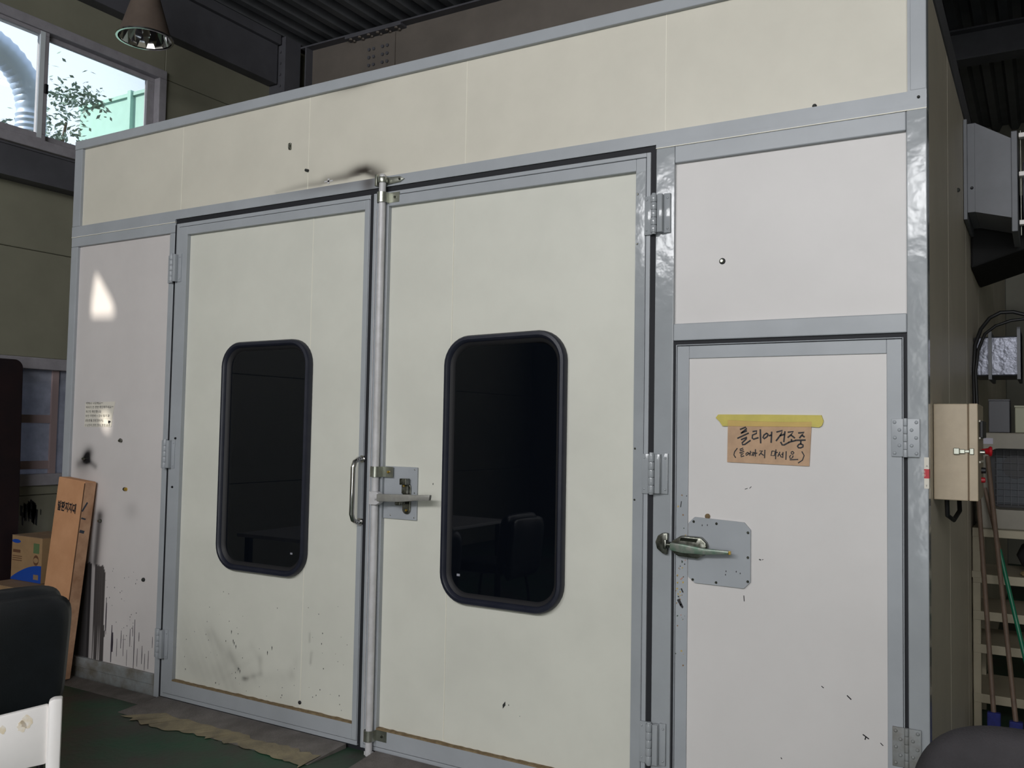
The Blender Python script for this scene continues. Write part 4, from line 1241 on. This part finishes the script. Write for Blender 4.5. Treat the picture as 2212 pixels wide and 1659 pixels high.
build('baffle', G().box(0.075, 0.70, 0.150, 0.168, 0.12, 0.36), DKG, he)
build('blower_hole', G().cyl((0.165, 0.149, 0.315), (0.165, 0.146, 0.315), 0.062, seg=28), BLACK, he)
for k in range(20):
    build('grille_wire', G().box(0.078+k*0.032, 0.080+k*0.032, 0.130, 0.133, 0.115, 0.40), STEEL, he)
for k in range(8):
    build('grille_wire', G().box(0.07, 0.71, 0.133, 0.136, 0.13+k*0.034, 0.132+k*0.034), STEEL, he)
build('rating_label', G().box(0.002, 0.068, -0.001, 0.0, 0.432, 0.462), mat('lilac_label', (176, 172, 186), 0.5), he)
db = empty('metal_case', (4.90, 2.08, 1.523))
tag(db, 'dark grey metal case standing on the beige machine', 'case')
build('body', G().box(-0.055, 0.042, -0.08, 0.12, 0, 0.165), mat('case_grey', (74, 74, 80), 0.5), db, bevel=0.003)
build('lid', G().box(-0.055, 0.042, -0.08, 0.12, 0.1655, 0.172), STEEL, db)
db2 = empty('pale_case', (5.13, 2.08, 1.523))
tag(db2, 'pale green beige case right of the dark grey case', 'case')
build('body', G().box(-0.165, 0.16, -0.08, 0.12, 0, 0.13), mat('pale_case', (150, 150, 128), 0.5), db2, bevel=0.003)
build('lid', G().box(-0.167, 0.162, -0.082, 0.122, 0.1305, 0.14), mat('pale_case', (150, 150, 128), 0.5), db2)
sk = cushion('black_sack', 0.52, 0.26, 0.16, mat('black_sack', (34, 33, 36), 0.7), None, (5.22, 2.22, 0.878), 3.0, flat=True)
tag(sk, 'black sack lying on the upper shelf of the rack', 'sack')
cc = build('cable_coil', G().tube([(5.10+0.11*math.cos(a*0.5), 2.0+0.05*math.sin(a*0.5), 0.803+0.004*(a/12)) for a in range(0, 37)], 0.008), mat('pale_cable', (150, 132, 96), 0.5), smooth=True)
tag(cc, 'pale coiled cable at the front edge of the rack shelf', 'cable')

WOOD = mat('brown_pole', (112, 92, 78), 0.6, var=0.12, vscale=20)
GPOLE = mat('green_pole', (14, 108, 78), 0.4)
MOPB = mat('blue_mop', (36, 44, 122), 0.8, var=0.2, vscale=30)
def mop(name, p0, p1, label, split=None):
    e = empty(name, (p0[0], p0[1], 0))
    tag(e, label, 'mop', 'mops leaning on the shelf rack')
    a, b = Vector((0, 0, p0[2])), Vector(p1)-Vector((p0[0], p0[1], 0))
    if split:
        m = a.lerp(b, split)
        build('pole', G().cyl(a, m, 0.0105, seg=12), GPOLE, e, smooth=True)
        build('pole_extension', G().cyl(m, b, 0.0095, seg=12), WOOD, e, smooth=True)
    else:
        build('pole', G().cyl(a, b, 0.0115, seg=12), WOOD, e, smooth=True)
    build('mop_clamp', G().box(-0.028, 0.028, -0.018, 0.018, p0[2]-0.06, p0[2]+0.02), MOPB, e, bevel=0.006)
    g = G()
    for k in range(26):
        an = 2*PI*k/26
        g.tube([(0.02*math.cos(an), 0.012*math.sin(an), p0[2]-0.05), (0.032*math.cos(an), 0.03*math.sin(an), p0[2]*0.5), (0.036*math.cos(an), 0.045*math.sin(an), 0.007)], 0.006, 6)
    tag(build('mop_strands', g, MOPB, e), kind='stuff')
    return e
mop('mop', (4.880, 1.52, 0.20), (4.795, 1.90, 1.30), 'brown handled mop nearest to the booth wall')
mop('mop', (4.972, 1.46, 0.19), (4.845, 1.89, 1.40), 'brown handled mop in front of the machine grille')
mop('mop', (5.065, 1.62, 0.18), (4.832, 1.870, 1.24), 'green handled mop between the two brown ones', 0.72)

# ------------------------------------------------------------------ outside the upper window
tag(build('ground', G().box(-14, -1.5, -14, 14, -0.12, -0.02), mat('yard', (120, 116, 108), 0.9)), kind='structure')
GW = mat('green_sheet_fence', (158, 196, 184), 0.6, var=0.04)
gf = empty('green_fence', (-5.6, 4.6, 0))
tag(gf, 'pale green sheet fence seen through the upper window', 'fence')
for k in range(3):
    build('sheet', G().box(-1.45+k*1.2, -0.25+k*1.2-0.004, 0, 0.03, 0, 6.05), GW, gf)
    build('post', G().box(-0.29+k*1.2, -0.22+k*1.2, -0.06, 0.0, 0, 6.12), GW, gf)
build('cap_rail', G().box(-1.45, 2.15, -0.03, 0.05, 6.05, 6.10), GW, gf)
od = empty('ribbed_duct', (-3.0, 1.48, 0))
tag(od, 'silver ribbed exhaust duct outside the upper window', 'duct')
path, rad = [], []
for k in range(90):
    z = 2.0+2.35*k/89
    path.append((0, 0, z))
    rad.append(0.125 if k % 2 else 0.135)
for k in range(1, 26):
    a = PI/2*k/25
    path.append((-0.0, -0.55*(1-math.cos(a)), 4.35+0.55*math.sin(a)))
    rad.append(0.125 if k % 2 else 0.135)
path.append((0, -1.6, 4.9))
rad.append(0.13)
build('pipe', G().tube(path, rad, 24), mat('galvanised_pipe', (176, 190, 212), 0.45, metal=0.4), od, smooth=True)
build('stand', G().box(-0.03, 0.03, 0.0, 0.06, 0, 2.1), STEEL, od)
LEAF = mat('tree_leaf', (138, 158, 146), 0.7, var=0.25, vscale=8)
tr = empty('tree', (-3.4, 1.95, 0))
tag(tr, 'leafy tree standing outside the upper window', 'tree')
build('trunk', G().tube([(0, 0, 0), (0.03, 0.02, 2.0), (-0.02, 0.0, 3.6), (0.05, 0.1, 4.5)], [0.07, 0.055, 0.04, 0.012]), mat('bark', (90, 78, 66), 0.9), tr, smooth=True)
g = G()
rnd = random.Random(9)
for k in range(900):
    u = rnd.random()
    if u < 0.62:
        c = Vector((rnd.gauss(0, 0.22), rnd.gauss(0.0, 0.14), 4.35+rnd.gauss(0, 0.28)))
    elif u < 0.9:
        t = rnd.random()
        c = Vector((rnd.gauss(0, 0.12), 0.05+0.45*t+rnd.gauss(0, 0.03), 4.72+0.14*math.sin(t*3)+rnd.gauss(0, 0.07)))
    else:
        c = Vector((rnd.gauss(0, 0.12), -0.55+rnd.gauss(0, 0.16), 4.15+rnd.gauss(0, 0.10)))
    a = Vector((rnd.uniform(-1, 1), rnd.uniform(-1, 1), rnd.uniform(-0.8, 0.4))).normalized()
    b = a.cross(Vector((rnd.uniform(-1, 1), rnd.uniform(-1, 1), 1))).normalized()
    L, Wd_ = rnd.uniform(0.05, 0.085), 0.016
    g.add([c, c+a*L*.5+b*Wd_, c+a*L, c+a*L*.5-b*Wd_], [(0, 1, 2, 3)])
tag(build('leaves', g, LEAF, tr), kind='stuff')
# unseen wall added to keep the sun out of the shutter door
tag(build('wall_sun_block', G().box(-8, 12, -16, -15, -0.1, 14), mat('pale_render', (190, 188, 180), 0.8)), kind='structure')
